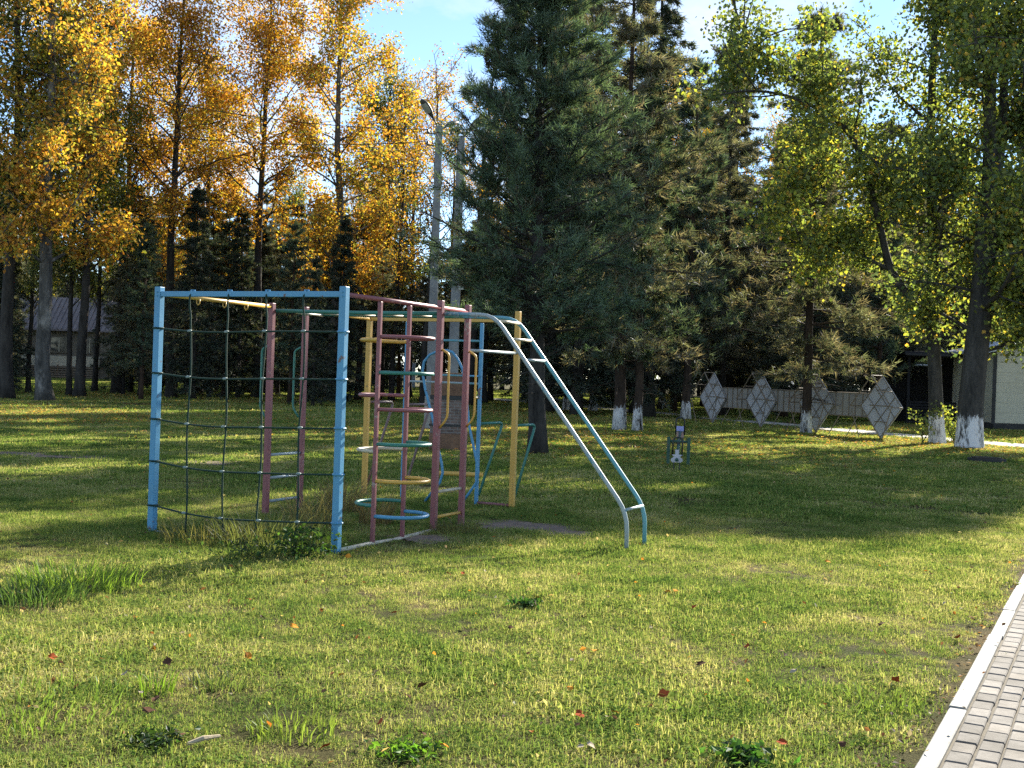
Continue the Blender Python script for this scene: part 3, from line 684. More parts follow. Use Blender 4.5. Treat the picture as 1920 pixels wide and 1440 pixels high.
for cx_, cz_, a0 in ((.9, 1.0, 0), (-.0, 1.0, 1), (-.0, -.0, 2), (.9, 0, 3)):
    for q in range(5): prof.append((cx_ + .16*math.cos(a0*PI/2+q*PI/8), cz_*1.05 + .16*math.sin(a0*PI/2+q*PI/8)))
n = len(prof); V = [[1.62+x, y, 1.0+z] for y in (-.10, -.065) for x, z in prof] + [[2.05, -.10, 1.5]]
sg.add(V, [[i, (i+1) % n, n+(i+1) % n, n+i][::-1] for i in range(n)], [[2*n, i, (i+1) % n] for i in range(n)]); o = sg.build('sign_board', M['redsign']); o.location = Vector(bc)
tag(o, 'rounded red board on the cream building wall at the picture edge', 'sign')
# dark pavilion
dc = G(1700, 795); pv = thing('dark_pavilion', 'dark timber pavilion with a pale roof edge behind the lindens', 'pavilion', dc)
BX('back_wall', (2.4, 2.6, 1.6), (4.9, .1, 3.2), 'darkwood', pv); 
for x in (0, 1.2, 2.5, 3.9, 4.8): BX('post', (x, .0, 1.6), (.14, .14, 3.2), 'darkwood', pv)
for k in range(8): BX('rail_board', (2.4, -.08, .12+.13*k), (4.7, .03, .10), 'darkwood', pv)
BX('roof', (2.4, 1.2, 3.3), (5.6, 3.6, .16), 'darkwood', pv); BX('roof_edge', (.65, -.63, 2.75), (1.3, .04, .06), 'roofmetal', pv)
BX('roof_edge', (2.4, -.66, 3.22), (5.6, .04, .1), 'plinth', pv)
# left house
hc = AT(85, 700, 104); hc[2] = 0
ho = thing('forest_house', 'dim house with pale sheet roof and railed veranda among the left trunks', 'house', hc)
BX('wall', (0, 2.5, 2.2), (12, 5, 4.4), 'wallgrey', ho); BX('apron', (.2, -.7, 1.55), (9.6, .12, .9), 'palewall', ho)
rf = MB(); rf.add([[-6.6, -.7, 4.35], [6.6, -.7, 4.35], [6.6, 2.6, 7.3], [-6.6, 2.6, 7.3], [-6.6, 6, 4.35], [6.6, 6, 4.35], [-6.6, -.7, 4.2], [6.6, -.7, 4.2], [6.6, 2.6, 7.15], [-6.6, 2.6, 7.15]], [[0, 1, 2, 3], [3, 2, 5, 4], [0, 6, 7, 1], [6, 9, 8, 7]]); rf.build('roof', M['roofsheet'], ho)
for x in np.arange(-6.4, 6.5, .42): MB().tube([(x, -.68, 4.40), (x, 2.55, 7.33)], .05, 5).build('roof_rib', M['roofsheet'], ho)
for x in (-2.6, 1.2, 3.9):
    f = BX('window', (x, -.04, 3.0), (1.7, .1, 1.5), 'wallgrey', ho); b = MB(); b.box((x, -.10, 3.0), (1.45, .03, 1.28)); b.build('pane', M['glassdark'], f)
    b = MB(); b.box((x, -.13, 3.0), (.07, .04, 1.28)); b.build('mullion', M['palewall'], f)
for k in range(5): BX('veranda_rail', (0, -1.4, .16+.21*k), (9.8, .06, .12), 'frame', ho)
for x in np.arange(-4.8, 4.9, 1.6): BX('veranda_post', (x, -1.35, .6), (.1, .1, 1.2), 'wood', ho)
# pale panels far behind
c = AT(757, 716, 112); c[2] = 0
t = thing('notice_board', 'pair of pale blue panels standing far behind between the trunks', 'notice board', c)
BX('panel', (-.75, 0, 1.35), (.98, .08, 2.3), 'palepanel', t); BX('panel', (.52, 0, 1.35), (1.15, .08, 2.3), 'palepanel', t)
for x in (-.2, -1.1, 1.0): BX('post', (x, .08, 1.2), (.1, .07, 2.6), 'plinth', t)

# ------------------------------------------------------------------ trees
def unit(v): return v/(np.linalg.norm(v) + 1e-9)
def wig(r, p, d, ln, n, wob, lift=0.0):
    P = [np.array(p, float)]; d = unit(np.array(d, float)); st = ln/n
    for i in range(n):
        d = unit(d + r.normal(0, wob, 3) + np.array([0, 0, lift])); P.append(P[-1] + d*st)
    return np.array(P)
def cards(mb, C, size, r, pal, wts, flat=.3, asp=.62, jit=.16):
    """leaf shaped quads at points C"""
    n = len(C)
    if n == 0: return
    nv = r.normal(0, 1, (n, 3)); nv[:, 2] += flat; nv /= np.linalg.norm(nv, axis=1)[:, None]
    t = np.cross(nv, r.normal(0, 1, (n, 3))); t /= np.linalg.norm(t, axis=1)[:, None] + 1e-9; s = np.cross(nv, t)
    sz = (size*r.uniform(.6, 1.35, n))[:, None]
    V = np.stack([C - t*sz*.5, C + s*sz*asp*.5 + nv*sz*.06, C + t*sz*.5 - nv*sz*.10, C - s*sz*asp*.5 + nv*sz*.06], 1)
    i = np.arange(n)*4
    idx = r.choice(len(pal), n, p=np.array(wts)/sum(wts)); c = np.array(pal)[idx]*(1 + r.normal(0, jit, (n, 1))); c = np.clip(c*(1 + r.normal(0, .06, (n, 3))), .003, 1)
    mb.add(V.reshape(-1, 3), np.stack([i, i+1, i+2, i+3], 1), col=np.repeat(c, 4, 0))
def needles(mb, C, D, ln, wd, k, r, pal, wts, spread=.75):
    """tufts of needles: thin triangles fanning from C along D"""
    n = len(C)
    if n == 0: return
    C2 = np.repeat(C, k, 0); D2 = np.repeat(D, k, 0) + r.normal(0, spread, (n*k, 3)); D2 /= np.linalg.norm(D2, axis=1)[:, None] + 1e-9
    S = np.cross(D2, r.normal(0, 1, (n*k, 3))); S /= np.linalg.norm(S, axis=1)[:, None] + 1e-9
    l = (ln*r.uniform(.6, 1.25, n*k))[:, None]; C2 = C2 + r.normal(0, ln*.22, (n*k, 3))
    V = np.stack([C2 - S*wd/2, C2 + S*wd/2, C2 + D2*l], 1); i = np.arange(n*k)*3
    idx = r.choice(len(pal), n, p=np.array(wts)/sum(wts)); c = np.repeat(np.array(pal)[idx]*(1 + r.normal(0, .18, (n, 1))), k, 0)*(1 + r.normal(0, .15, (n*k, 1)))
    mb.add(V.reshape(-1, 3), None, np.stack([i, i+1, i+2], 1), col=np.repeat(np.clip(c, .003, 1), 3, 0))
def trunk_tube(mb, P, r0, r1, k=12, flare=.5, r=None):
    n = len(P); t = np.linspace(0, 1, n); rad = r0*(1-t) + r1*t
    z = P[:, 2] - P[0, 2]; rad = rad*(1 + flare*np.exp(-z/.45)); mb.tube(P, rad, k)

def broadleaf(seed, h, r0, z0, prof, n_limb, limb_l, up, leaf, n_leaf, pal, wts, keep=.9, subs=6, clus=3, sig=.26, lean=(0, 0), limbs=None, trunks=None, droop=-.02, asp=.62):
    """returns (trunk mesh builder, crown mesh builder)"""
    r = np.random.default_rng(seed); T = MB(); Cc = MB()
    stems = trunks or [dict(p=(0, 0, -.2), pts=None, h=h, r0=r0)]
    cl = []
    for s in stems:
        if s.get('pts') is not None: P = np.array(s['pts'], float)
        else:
            n = 14; zs = np.linspace(-.2, s['h'], n); wob = np.cumsum(r.normal(0, .045, (n, 2)), 0)*s['h']/14
            P = np.c_[np.array(s['p'][0]) + wob[:, 0] + lean[0]*zs/h, s['p'][1] + wob[:, 1] + lean[1]*zs/h, zs]
        # smooth resample
        tt = np.linspace(0, 1, len(P)); t2 = np.linspace(0, 1, max(16, len(P)*2)); P = np.stack([np.interp(t2, tt, P[:, i]) for i in range(3)], 1)
        trunk_tube(T, P, s['r0'], s.get('r1', s['r0']*.18), 12, s.get('flare', .5))
        zz = P[:, 2]
        N_l = s.get('n', n_limb); zb = s.get('z0', z0)
        for q in range(N_l):
            f = (q + r.uniform(0, 1))/N_l; z = zb + (zz.max()-.3-zb)*f
            j = int(np.argmin(abs(zz - z))); p = P[j]; az = q*2.4 + r.uniform(-.5, .5); ln = limb_l*prof(f)*r.uniform(.65, 1.15)
            ua = up*(.75+.5*f)*r.uniform(.7, 1.3); d = np.array([math.cos(az)*math.cos(ua), math.sin(az)*math.cos(ua), math.sin(ua)])
            B = wig(r, p, d, ln, 7, .13, droop); rb = max(.018, s['r0']*.30*(1-.75*f)*(ln/limb_l)**.7); T.tube(B, np.linspace(rb, .010, len(B)), 6, False)
            for k in range(subs):
                g_ = r.uniform(.28, 1.0); jj = min(len(B)-2, int(g_*(len(B)-1))); b0 = B[jj] + (B[jj+1]-B[jj])*r.random()
                dd = unit(unit(B[jj+1]-B[jj])*.6 + r.normal(0, .7, 3) + [0, 0, .1]); Q = wig(r, b0, dd, ln*.33*r.uniform(.5, 1.2), 4, .2, droop*2)
                T.tube(Q, np.linspace(rb*.42+.004, .005, 5), 4, False)
                for c in range(clus): cl.append(Q[min(4, 1 + int(r.random()*4))] + r.normal(0, .12, 3))
    for B in (limbs or []):
        P = np.array(B['pts'], float); tt = np.linspace(0, 1, len(P)); t2 = np.linspace(0, 1, len(P)*3); P = np.stack([np.interp(t2, tt, P[:, i]) for i in range(3)], 1)
        for _ in range(2): P[1:-1] = .25*P[:-2] + .5*P[1:-1] + .25*P[2:]
        T.tube(P, np.linspace(B['r0'], B.get('r1', .02), len(P)), 9)
        for q in range(B.get('n', 10)):
            f = r.uniform(B.get('f0', .35), 1); j = min(len(P)-2, int(f*(len(P)-1))); dd = unit(unit(P[j+1]-P[j])*.5 + r.normal(0, .7, 3) + [0, 0, .15])
            Q = wig(r, P[j], dd, r.uniform(.7, 1.9)*B.get('l', 1), 5, .18, droop); T.tube(Q, np.linspace(.03, .006, 6), 5, False)
            for k in range(4):
                W2 = wig(r, Q[1+int(r.random()*4)], r.normal(0, 1, 3), .5, 3, .2); T.tube(W2, np.linspace(.010, .004, 4), 4, False)
                for c in range(clus): cl.append(W2[1 + int(r.random()*3)] + r.normal(0, .1, 3))
    cl = np.array(cl); cl = cl[r.random(len(cl)) < keep]
    # clumps share a hue so crowns show lighter and darker leaf masses
    m = max(2, n_leaf // len(cl))
    hue = np.sin(cl[:, 0]*1.3 + seed) + np.sin(cl[:, 2]*.9 + seed*2) + r.normal(0, .8, len(cl))
    for b in range(3):
        sel = cl[(hue < -.5) if b == 0 else ((hue >= -.5) & (hue < .6) if b == 1 else hue >= .6)]
        if len(sel) == 0: continue
        C = np.repeat(sel, m, 0) + r.normal(0, sig, (len(sel)*m, 3))*np.array([1, 1, 1.1])
        ww = np.array(wts, float)*(np.linspace(1.8, .5, len(wts)) if b == 0 else (1 if b == 1 else np.linspace(.5, 1.8, len(wts))))
        cards(Cc, C, leaf, r, pal, ww, asp=asp)
    return T, Cc

def conifer(seed, h, r0, z0, radius, n_whorl, per, nl, wd, k, pal, wts, up0=.35, drop=.0, tuft=7, subs=5, shape=.8, keep=1.0, irr=.25, lean=0.0, dead=6, spread=.75):
    r = np.random.default_rng(seed); T = MB(); Cc = MB(); n = 16
    zs = np.linspace(-.2, h, n); wob = np.cumsum(r.normal(0, .02, (n, 2)), 0); P = np.c_[wob[:, 0] + lean*zs/h, wob[:, 1], zs]
    trunk_tube(T, P, r0, .02, 12, .35)
    C, D = [], []
    def at(z): return np.array([np.interp(z, zs, P[:, 0]), np.interp(z, zs, P[:, 1]), z])
    for i in range(dead):
        z = r.uniform(z0*.5, z0); az = r.uniform(0, 6.28); T.tube(wig(r, at(z), [math.cos(az), math.sin(az), -.1], r.uniform(.5, 1.5), 4, .15), np.linspace(.022, .005, 5), 4, False)
    for i in range(n_whorl):
        f = (i + r.uniform(-.3, .3))/n_whorl; f = min(max(f, 0), .985); z = z0 + (h-z0)*f
        R0 = radius*((1-f)**shape)*(.55 + .45*min(1, f*5+.3)) + .15
        for q in range(per):
            if r.random() > keep: continue
            az = i*1.1 + q*2*PI/per + r.uniform(-.4, .4); ln = R0*r.uniform(1-irr*1.6, 1+irr*.6); ua = up0*(.4+1.1*f) + r.uniform(-.15, .15) - drop
            B = wig(r, at(z + r.uniform(-.15, .15)), [math.cos(az)*math.cos(ua), math.sin(az)*math.cos(ua), math.sin(ua)], ln, 6, .09, .03 if drop <= 0 else -.01)
            rb = max(.010, .035*ln/radius*(r0/.15)); T.tube(B, np.linspace(rb, .006, 7), 5, False)
            dB = np.gradient(B, axis=0)
            for g_ in range(tuft):
                u = r.uniform(.35, 1); j = u*6; j0 = min(5, int(j)); C.append(B[j0] + (B[j0+1]-B[j0])*(j-j0)); D.append(unit(dB[j0]) + [0, 0, .25 - drop])
            for g_ in range(subs):
                u = r.uniform(.25, .95); j0 = min(5, int(u*6)); sd_ = unit(unit(dB[j0])*.7 + r.normal(0, .55, 3)*[1, 1, .5] + [0, 0, .1-drop*.6]); Q = wig(r, B[j0], sd_, ln*.38*r.uniform(.5, 1.1)*(1.15-u*.5), 3, .12, .02)
                T.tube(Q, np.linspace(.010, .004, 4), 3, False)
                dQ = np.gradient(Q, axis=0)
                for g2 in range(max(2, tuft//2)):
                    u2 = r.uniform(.2, 1)*3; j2 = min(2, int(u2)); C.append(Q[j2] + (Q[j2+1]-Q[j2])*(u2-j2)); D.append(unit(dQ[j2]) + [0, 0, .2 - drop])
    for g_ in range(10): C.append(at(h - .04*g_)); D.append(np.array([0, 0, 1.]))
    needles(Cc, np.array(C), np.array(D), nl, wd, k, r, pal, wts, spread); return T, Cc

GOLD = [(.40, .18, .035), (.54, .29, .045), (.60, .40, .06), (.36, .34, .06), (.17, .17, .045)]
AMBER = [(.24, .13, .03), (.46, .22, .025), (.58, .35, .035), (.34, .30, .04)]
OLIVE = [(.07, .09, .025), (.12, .14, .03), (.20, .21, .035), (.40, .30, .04)]
LIND = [(.095, .135, .055), (.14, .185, .065), (.21, .26, .065), (.38, .40, .07), (.50, .34, .06)]
PINE = [(.045, .078, .05), (.068, .105, .068), (.10, .145, .095), (.14, .12, .07)]
PINEB = [(.07, .092, .06), (.115, .13, .085), (.165, .175, .12), (.19, .165, .12)]
SPR = [(.030, .046, .032), (.046, .066, .043), (.075, .092, .06), (.115, .095, .065)]
egg = lambda f: math.sin(PI*min(1, .18 + f*.80))**.8
col_ = lambda f: .55 + .45*math.sin(PI*(.2+.75*f))
PROTO = {}
def proto(kind, tc, barkm, leafm):
    PROTO[kind] = (tc[0].mesh(kind+'_trunk', M[barkm], True), tc[1].mesh(kind+'_crown', M[leafm]))
def tree(name, kind, loc, label, group=None, rz=None, sc=1.0, scz=None, bark_=None):
    t = thing(name, label, 'tree', (loc[0], loc[1], 0), group, R_.uniform(0, 6.28) if rz is None else rz)
    t.scale = (sc, sc, scz or sc); T, Cm = PROTO[kind]
    o = bpy.data.objects.new('trunk', T); COL.objects.link(o); o.parent = t
    if bark_: o.material_slots[0].link = 'OBJECT'; o.material_slots[0].material = M[bark_]
    o = bpy.data.objects.new('crown', Cm); COL.objects.link(o); o.parent = t; return t

proto('golden_a', broadleaf(21, 21, .30, 4.8, col_, 46, 4.2, .70, .165, 30000, GOLD, [2, 3.5, 4, 2.5, 2.5], .50, 6, 3, .30), 'bark_grey', 'leaf')
proto('golden_b', broadleaf(22, 19, .26, 7.0, col_, 38, 3.8, .80, .165, 25000, GOLD, [2.5, 4, 3, 2, 2], .48, 6, 3, .30), 'bark_dark', 'leaf')
proto('amber_a', broadleaf(23, 20, .24, 7.5, col_, 38, 3.8, .8, .14, 20000, AMBER, [3, 3, 3, 2], .46, 6, 3, .30), 'bark_dark', 'leaf')
proto('olive_a', broadleaf(24, 18, .25, 5.0, col_, 38, 3.6, .8, .14, 26000, OLIVE, [3, 3, 2, 1], .55, 6, 3, .30), 'bark_dark', 'leaf')
proto('sparse_a', broadleaf(25, 17, .16, 5.0, col_, 36, 3.2, .95, .13, 4600, AMBER, [4, 3, 2, 2], .5, 6, 2, .22), 'bark_dark', 'leaf')
proto('pine_a', conifer(31, 18, .24, 5.5, 3.2, 18, 7, .30, .042, 9, PINEB, [3, 4, 3, 2.5], .30, 0, 8, 7, .55, .92, .35, dead=10), 'bark_pine', 'needle')
proto('pine_b', conifer(32, 16, .20, 3.0, 3.0, 20, 7, .28, .040, 9, PINE, [3, 4, 3, 1.5], .30, 0, 8, 6, .6, .86, .42, dead=8), 'bark_pine', 'needle')
proto('pine_c', conifer(33, 17, .20, 2.6, 3.7, 24, 7, .28, .038, 9, PINEB, [2, 3, 3, 4], .12, .06, 9, 7, .5, .85, .45, dead=8), 'bark_dark', 'needle')
proto('spruce_a', conifer(34, 19, .22, 1.4, 3.1, 32, 8, .24, .045, 8, SPR, [3, 4, 3, 1], .05, .28, 8, 5, .7, .88, .36, dead=4, spread=.6), 'bark_dark', 'needle')
proto('spruce_b', conifer(35, 14, .17, .7, 2.9, 28, 8, .24, .042, 8, SPR, [3, 4, 3, 1], .05, .25, 8, 5, .75, .88, .38, dead=4, spread=.6), 'bark_dark', 'needle')

# centre pine: dense, bluish green
proto('big_pine', conifer(41, 10.5, .19, 2.3, 3.0, 27, 8, .17, .018, 12, [(.055, .092, .058), (.08, .13, .08), (.12, .18, .115), (.14, .13, .085)], [3, 4, 3, 1], .42, 0, 11, 9, .62, .98, .25, dead=8, lean=-.25), 'bark_dark', 'needle')
tree('pine_tree', 'big_pine', G(1010, 852), 'dense bluish green pine right behind the sloping ladder', rz=.4)
# pines right of it
WG = 'whitewashed pines behind the lawn'
tree('pine_tree', 'pine_c', G(1160, 807), 'brownish pine with the thickest whitewashed foot right of the dense pine', WG, sc=.95, bark_='bark_pinewhite')
tree('pine_tree', 'pine_b', G(1196, 809), 'slim pine with whitewashed foot close beside the thicker whitewashed pine', WG, sc=.72, bark_='bark_pinewhite')
tree('pine_tree', 'pine_c', G(1511, 813), 'tall pine with whitewashed foot in front of the diamond boards', WG, rz=2.0, sc=.84, bark_='bark_pinewhite')
tree('pine_tree', 'pine_b', G(1286, 787), 'grey trunked pine behind the seesaw', WG, sc=.95, bark_='bark_pinewhite')
tree('pine_tree', 'pine_a', G(1064, 770), 'pine with whitewashed foot seen through the sloping ladder rails', WG, sc=.9, bark_='bark_pinewhite')
tree('pine_tree', 'pine_c', G(1111, 771), 'pine with whitewashed foot seen just right of the sloping ladder', WG, sc=1, bark_='bark_pinewhite')

# the two lindens on the right, stems and limbs placed as seen
tl, tr = G(1757, 832), G(1817, 840)
def rel(px, py, base, dd=0.0): return AT(px, py, base[1]+dd) - base
def stem_pts(base, L): return [rel(px, py, base, dd) for px, py, dd in L]
LG = 'pair of whitewashed lindens'
t1 = dict(pts=[(0, 0, -.2), (0, 0, .05)] + stem_pts(tl, [(1755, 760, 0), (1752, 680, 0), (1748, 600, .05), (1750, 500, .1), (1748, 400, .1), (1745, 300, 0), (1746, 200, -.1), (1750, 100, 0), (1756, 0, .1), (1759, -60, .2), (1762, -100, .2)]), r0=.245, r1=.05, h=14, n=32, z0=2.9, flare=.28)
lb = [dict(pts=stem_pts(tl, [(1748, 612, 0), (1725, 588, -.1), (1695, 545, -.3), (1668, 505, -.5), (1658, 462, -.6), (1640, 380, -.9), (1625, 330, -1.1), (1605, 270, -1.4), (1580, 235, -1.7), (1540, 205, -2), (1470, 175, -2.4), (1400, 168, -2.8), (1350, 178, -3)]), r0=.15, n=20, f0=.40, l=1.6),
      dict(pts=stem_pts(tl, [(1605, 268, -1.4), (1560, 205, -1.6), (1500, 150, -1.9), (1440, 108, -2.2), (1400, 75, -2.4), (1375, 10, -2.5), (1360, -60, -2.5)]), r0=.075, n=16, f0=.2, l=1.5),
      dict(pts=stem_pts(tl, [(1668, 505, -.5), (1640, 492, -.4), (1600, 470, -.2), (1550, 452, 0), (1500, 462, .1)]), r0=.06, n=14, f0=.3),
      dict(pts=stem_pts(tl, [(1615, 305, -1.2), (1580, 303, -1.4), (1530, 305, -1.7), (1500, 330, -2), (1475, 352, -2.2)]), r0=.045, n=10, f0=.3),
      dict(pts=stem_pts(tl, [(1750, 330, 0), (1790, 320, .4), (1830, 370, .9), (1860, 400, 1.2)]), r0=.05, n=10, f0=.2)]
proto('linden_a', broadleaf(51, 14, .25, 3.6, egg, 26, 3.4, .5, .13, 34000, LIND, [3, 4, 4, 2.5, .5], .37, 7, 3, .26, trunks=[t1], limbs=lb, asp=.8), 'bark_linden', 'leaf')
tree('linden_tree', 'linden_a', tl, 'linden with a long dark limb reaching left and a whitewashed foot', LG, rz=0)
t2 = [dict(pts=[(0, 0, -.2), (0, 0, .05)] + stem_pts(tr, [(1820, 760, 0), (1828, 680, 0), (1838, 590, 0), (1846, 500, 0), (1850, 420, 0)]), r0=.365, r1=.30, h=6, n=9, z0=2.7, flare=.30),
      dict(pts=stem_pts(tr, [(1852, 450, 0), (1855, 330, 0), (1856, 200, .1), (1862, 100, .2), (1866, 0, .3), (1868, -50, .3)]), r0=.23, r1=.05, h=14, n=24, z0=5.5, flare=0),
      dict(pts=stem_pts(tr, [(1846, 450, .1), (1868, 330, .3), (1880, 240, .4), (1884, 120, .5), (1895, 20, .6), (1899, -40, .7)]), r0=.19, r1=.05, h=14, n=22, z0=5.5, flare=0)]
lb2 = [dict(pts=stem_pts(tr, [(1876, 270, .4), (1905, 210, .8), (1950, 160, 1.2), (1990, 90, 1.5)]), r0=.09, n=16, f0=.2),
       dict(pts=stem_pts(tr, [(1846, 560, 0), (1880, 520, -.3), (1930, 540, -.6), (1960, 590, -.8)]), r0=.06, n=14, f0=.3)]
proto('linden_b', broadleaf(52, 14, .25, 3.6, egg, 20, 4.0, .5, .13, 46000, LIND, [4, 4, 3, 1.5, .4], .42, 7, 3, .26, trunks=t2, limbs=lb2, asp=.8), 'bark_linden', 'leaf')
tree('linden_tree', 'linden_b', tr, 'thicker linden with several upright stems and a broad whitewashed foot', LG, rz=0)

proto('linden_c', broadleaf(53, 13.6, .26, 3.0, egg, 34, 3.2, .5, .13, 42000, LIND, [4, 4, 3, 1.5, .4], .5, 7, 3, .26, asp=.8), 'bark_linden', 'leaf')
tree('linden_tree', 'linden_c', (17.6, 35.0), 'linden at the right picture edge with only outer leaves in view', 'lindens by the concrete path', 1.0)

# left: golden row along the edge of the wood
GGp = 'golden autumn trees along the left edge of the wood'
for px, py, kind, sc, rz, lab in (
        (8, 748, 'olive_a', 1.1, .3, 'dark trunked tree at the left picture edge with few yellow leaves'),
        (88, 752, 'golden_a', 1.0, 1.2, 'tall golden tree with pale grey bark nearest the dim house'),
        (150, 744, 'olive_a', .95, 2.2, 'slender olive tree just right of the pale barked golden tree'),
        (222, 738, 'golden_b', .98, .5, 'golden tree left of the rope net with a straight dark trunk'),
        (322, 747, 'amber_a', 1.0, 4.0, 'amber tree whose dark trunk stands behind the left blue post'),
        (372, 738, 'golden_b', .90, .9, 'golden tree with thin trunk seen through the left half of the net'),
        (482, 747, 'amber_a', 1.05, 3.3, 'amber tree whose trunk shows behind the middle of the net'),
        (530, 720, 'olive_a', 1.1, 5.2, 'olive tree farther back behind the red posts'),
        (622, 752, 'golden_a', 1.0, 2.6, 'tall orange gold tree with the thickest dark trunk left of the right blue post'),
        (712, 745, 'olive_a', 1.05, 1.7, 'olive green tree left of the lamp pole')):
    tree('autumn_tree', kind, G(px, py), lab, GGp, rz, sc)
for px, py, kind, sc, lab in ((262, 742, 'pine_c', .52, 'low branched dull pine left of the left blue post'), (350, 735, 'pine_c', .58, 'low branched dull pine behind the left half of the net'), (420, 745, 'pine_b', .62, 'greenish low pine behind the middle of the net'), (520, 740, 'pine_c', .60, 'low branched dull pine behind the red left ladder posts'), (575, 728, 'pine_b', .66, 'greenish low pine behind the left green rails'), (668, 735, 'pine_c', .55, 'low branched dull pine just right of the right blue post'), (-60, 735, 'spruce_a', .8, 'dark spruce at the left picture edge')):
    tree('conifer_tree', kind, G(px, py), lab, 'dull conifers under the golden trees', None, sc)
for px, py, sc, lab in ((128, 742, .55, 'thin dark sapling tree just right of the pale barked trunk'), (178, 735, .6, 'thin leaning tree in front of the dim house veranda'), (52, 738, .5, 'thin tree left of the pale barked trunk')):
    tree('sapling_tree', 'olive_a', G(px, py), lab, 'thin trees before the dim house', None, sc, sc*1.4)
for px, d, sc, lab in ((795, 56, .92, 'sparse amber tree with bare twigs just left of the lamp pole top'), (912, 66, .95, 'nearly bare amber tree rising between the poles and the dense pine'), (735, 64, 1.0, 'sparse amber tree farther left of the lamp pole'), (770, 74, 1.1, 'sparse amber tree far behind the lamp pole'), (845, 78, 1.05, 'sparse amber tree far behind the second pole'), (1330, 80, 1.1, 'sparse orange tree behind the brownish pines'), (1460, 70, 1.0, 'sparse orange tree behind the long linden limb'), (1240, 66, 1.1, 'sparse orange tree behind the brownish whitewashed pine')):
    p = AT(px, 700, d); tree('sparse_tree', 'sparse_a', p, lab, 'thin leaved trees against the sky', None, sc)

for px, d, top, kind, lab in ((672, 62, 400, 'pine_a', 'dark bare stemmed pine just left of the yellow frame post'), (712, 66, 470, 'pine_a', 'dark pine behind the slim red posts'), (748, 76, 500, 'pine_a', 'dark pine rising behind the pale blue panels'), (792, 64, 520, 'pine_a', 'dark low pine left of the taller lamp pole'), (830, 70, 470, 'pine_b', 'green pine between the two concrete poles'), (880, 66, 430, 'pine_b', 'green pine between the second pole and the dense pine'), (920, 72, 380, 'pine_c', 'brownish pine behind the left side of the dense pine')):
    p = AT(px, 700, d); H = {'pine_a': 18, 'pine_b': 16, 'pine_c': 17}[kind]; hm = 1.6 + (705 + .0344*(px-960) - top)/2200*d
    tree('pine_tree', kind, p, lab, 'dark pines behind the poles', None, hm/H*1.35, hm/H)
# a dead snag against the sky
r = np.random.default_rng(314); T = MB()
P = wig(r, (0, 0, -.2), (0, 0, 1), 19.2, 16, .05); T.tube(P, np.linspace(.22, .03, 17), 8)
brs = []
for k in range(15):
    j = int(r.integers(8, 16)); az = r.uniform(0, 6.28); B = wig(r, P[j], [math.cos(az), math.sin(az), r.uniform(.5, 1.4)], r.uniform(.7, 2.3), 5, .25, .08); T.tube(B, np.linspace(.05, .01, 6), 5)
    for q in range(3): T.tube(wig(r, B[2+q], r.normal(0, 1, 3) + [0, 0, .6], r.uniform(.3, .9), 3, .2), np.linspace(.018, .005, 4), 4)
p = AT(885, 700, 60); t = thing('dead_tree', 'bare dead tree top forked against the blue sky beside the lamp pole', 'tree', (p[0], p[1], 0)); T.build('trunk', M['bark_dark'], t, True)

# the wood behind
spots = []
def too_close(x, y, m): return any((x-a)**2 + (y-b)**2 < m*m for a, b in spots)
cnt = 0
ZONES = [(210, 'beside the dim house'), (420, 'behind the net\'s left half'), (640, 'behind the net\'s right half'), (800, 'left of the lamp pole'), (960, 'behind the lamp poles'), (1130, 'behind the dense pine'), (1320, 'behind the whitewashed pines'), (1520, 'behind the left diamond boards'), (1700, 'behind the right diamond boards'), (1e9, 'behind the lindens')]
for it in range(3000):
    d = R_.uniform(50, 84) if it < 1200 else R_.uniform(80, 135); px = R_.uniform(-220, 2140); x, y, _ = AT(px, 700, d)
    if too_close(x, y, 3.2 if d < 84 else 4.0): continue
    if 5 < px < 230 and d < 106: continue
    if 640 < px < 960 and d < 88: continue
    if 725 < px < 790 and d < 114: continue
    if px > 1660 and d < 64: continue
    if abs(x - np.interp(y, [25, 51, 72, 96], [19.5, 9.9, 2, -8])) < 2.4: continue
    kind = R_.choices(['pine_a', 'pine_b', 'pine_c', 'spruce_a', 'spruce_b', 'olive_a', 'amber_a'], [3, 2, 4, 4, 4, .7, .7] if px < 700 else [3, 3, 5, 3, 3, .8, .5])[0]; sc = R_.uniform(.85, 1.15)
    H = {'pine_a': 18, 'pine_b': 16, 'pine_c': 17, 'spruce_a': 19, 'spruce_b': 14, 'olive_a': 18, 'amber_a': 20}[kind]
    cap = None
    if px < 640: cap = R_.uniform(340, 500)
    elif 640 < px < 960: cap = R_.uniform(330, 480) if px < 880 else 300
    elif px > 1560: cap = R_.uniform(170, 330)
    elif 1340 < px <= 1560: cap = 60
    if cap is not None:
        hm = 1.6 + (705 + .0344*(px-960) - cap)/2200*d
        if kind in ('olive_a', 'amber_a', 'pine_a') and hm < 13: kind = 'spruce_b'; H = 14
        sc = min(sc, hm/H)
        if sc < .35: continue
    spots.append((x, y)); cnt += 1
    nm = 'spruce_tree' if 'spruce' in kind else ('pine_tree' if 'pine' in kind else 'deciduous_tree')
    zone = next(z for lim, z in ZONES if px < lim); row = 'in front' if d < 66 else ('farther back' if d < 90 else 'deepest')
    lab = {'pine_a': 'tall bare stemmed pine', 'pine_b': 'green pine', 'pine_c': 'brownish low branched pine', 'spruce_a': 'tall dark spruce', 'spruce_b': 'small dark spruce', 'olive_a': 'olive leaved tree', 'amber_a': 'amber leaved tree'}[kind]
    tree(nm, kind, (x, y), '%s %s %s' % (lab, row, zone), {'p': 'pines of the wood', 's': 'spruces of the wood', 'o': 'leafy trees of the wood', 'a': 'leafy trees of the wood'}[kind[0]], None, sc)
    if cnt >= 210: break
dup_ = {}
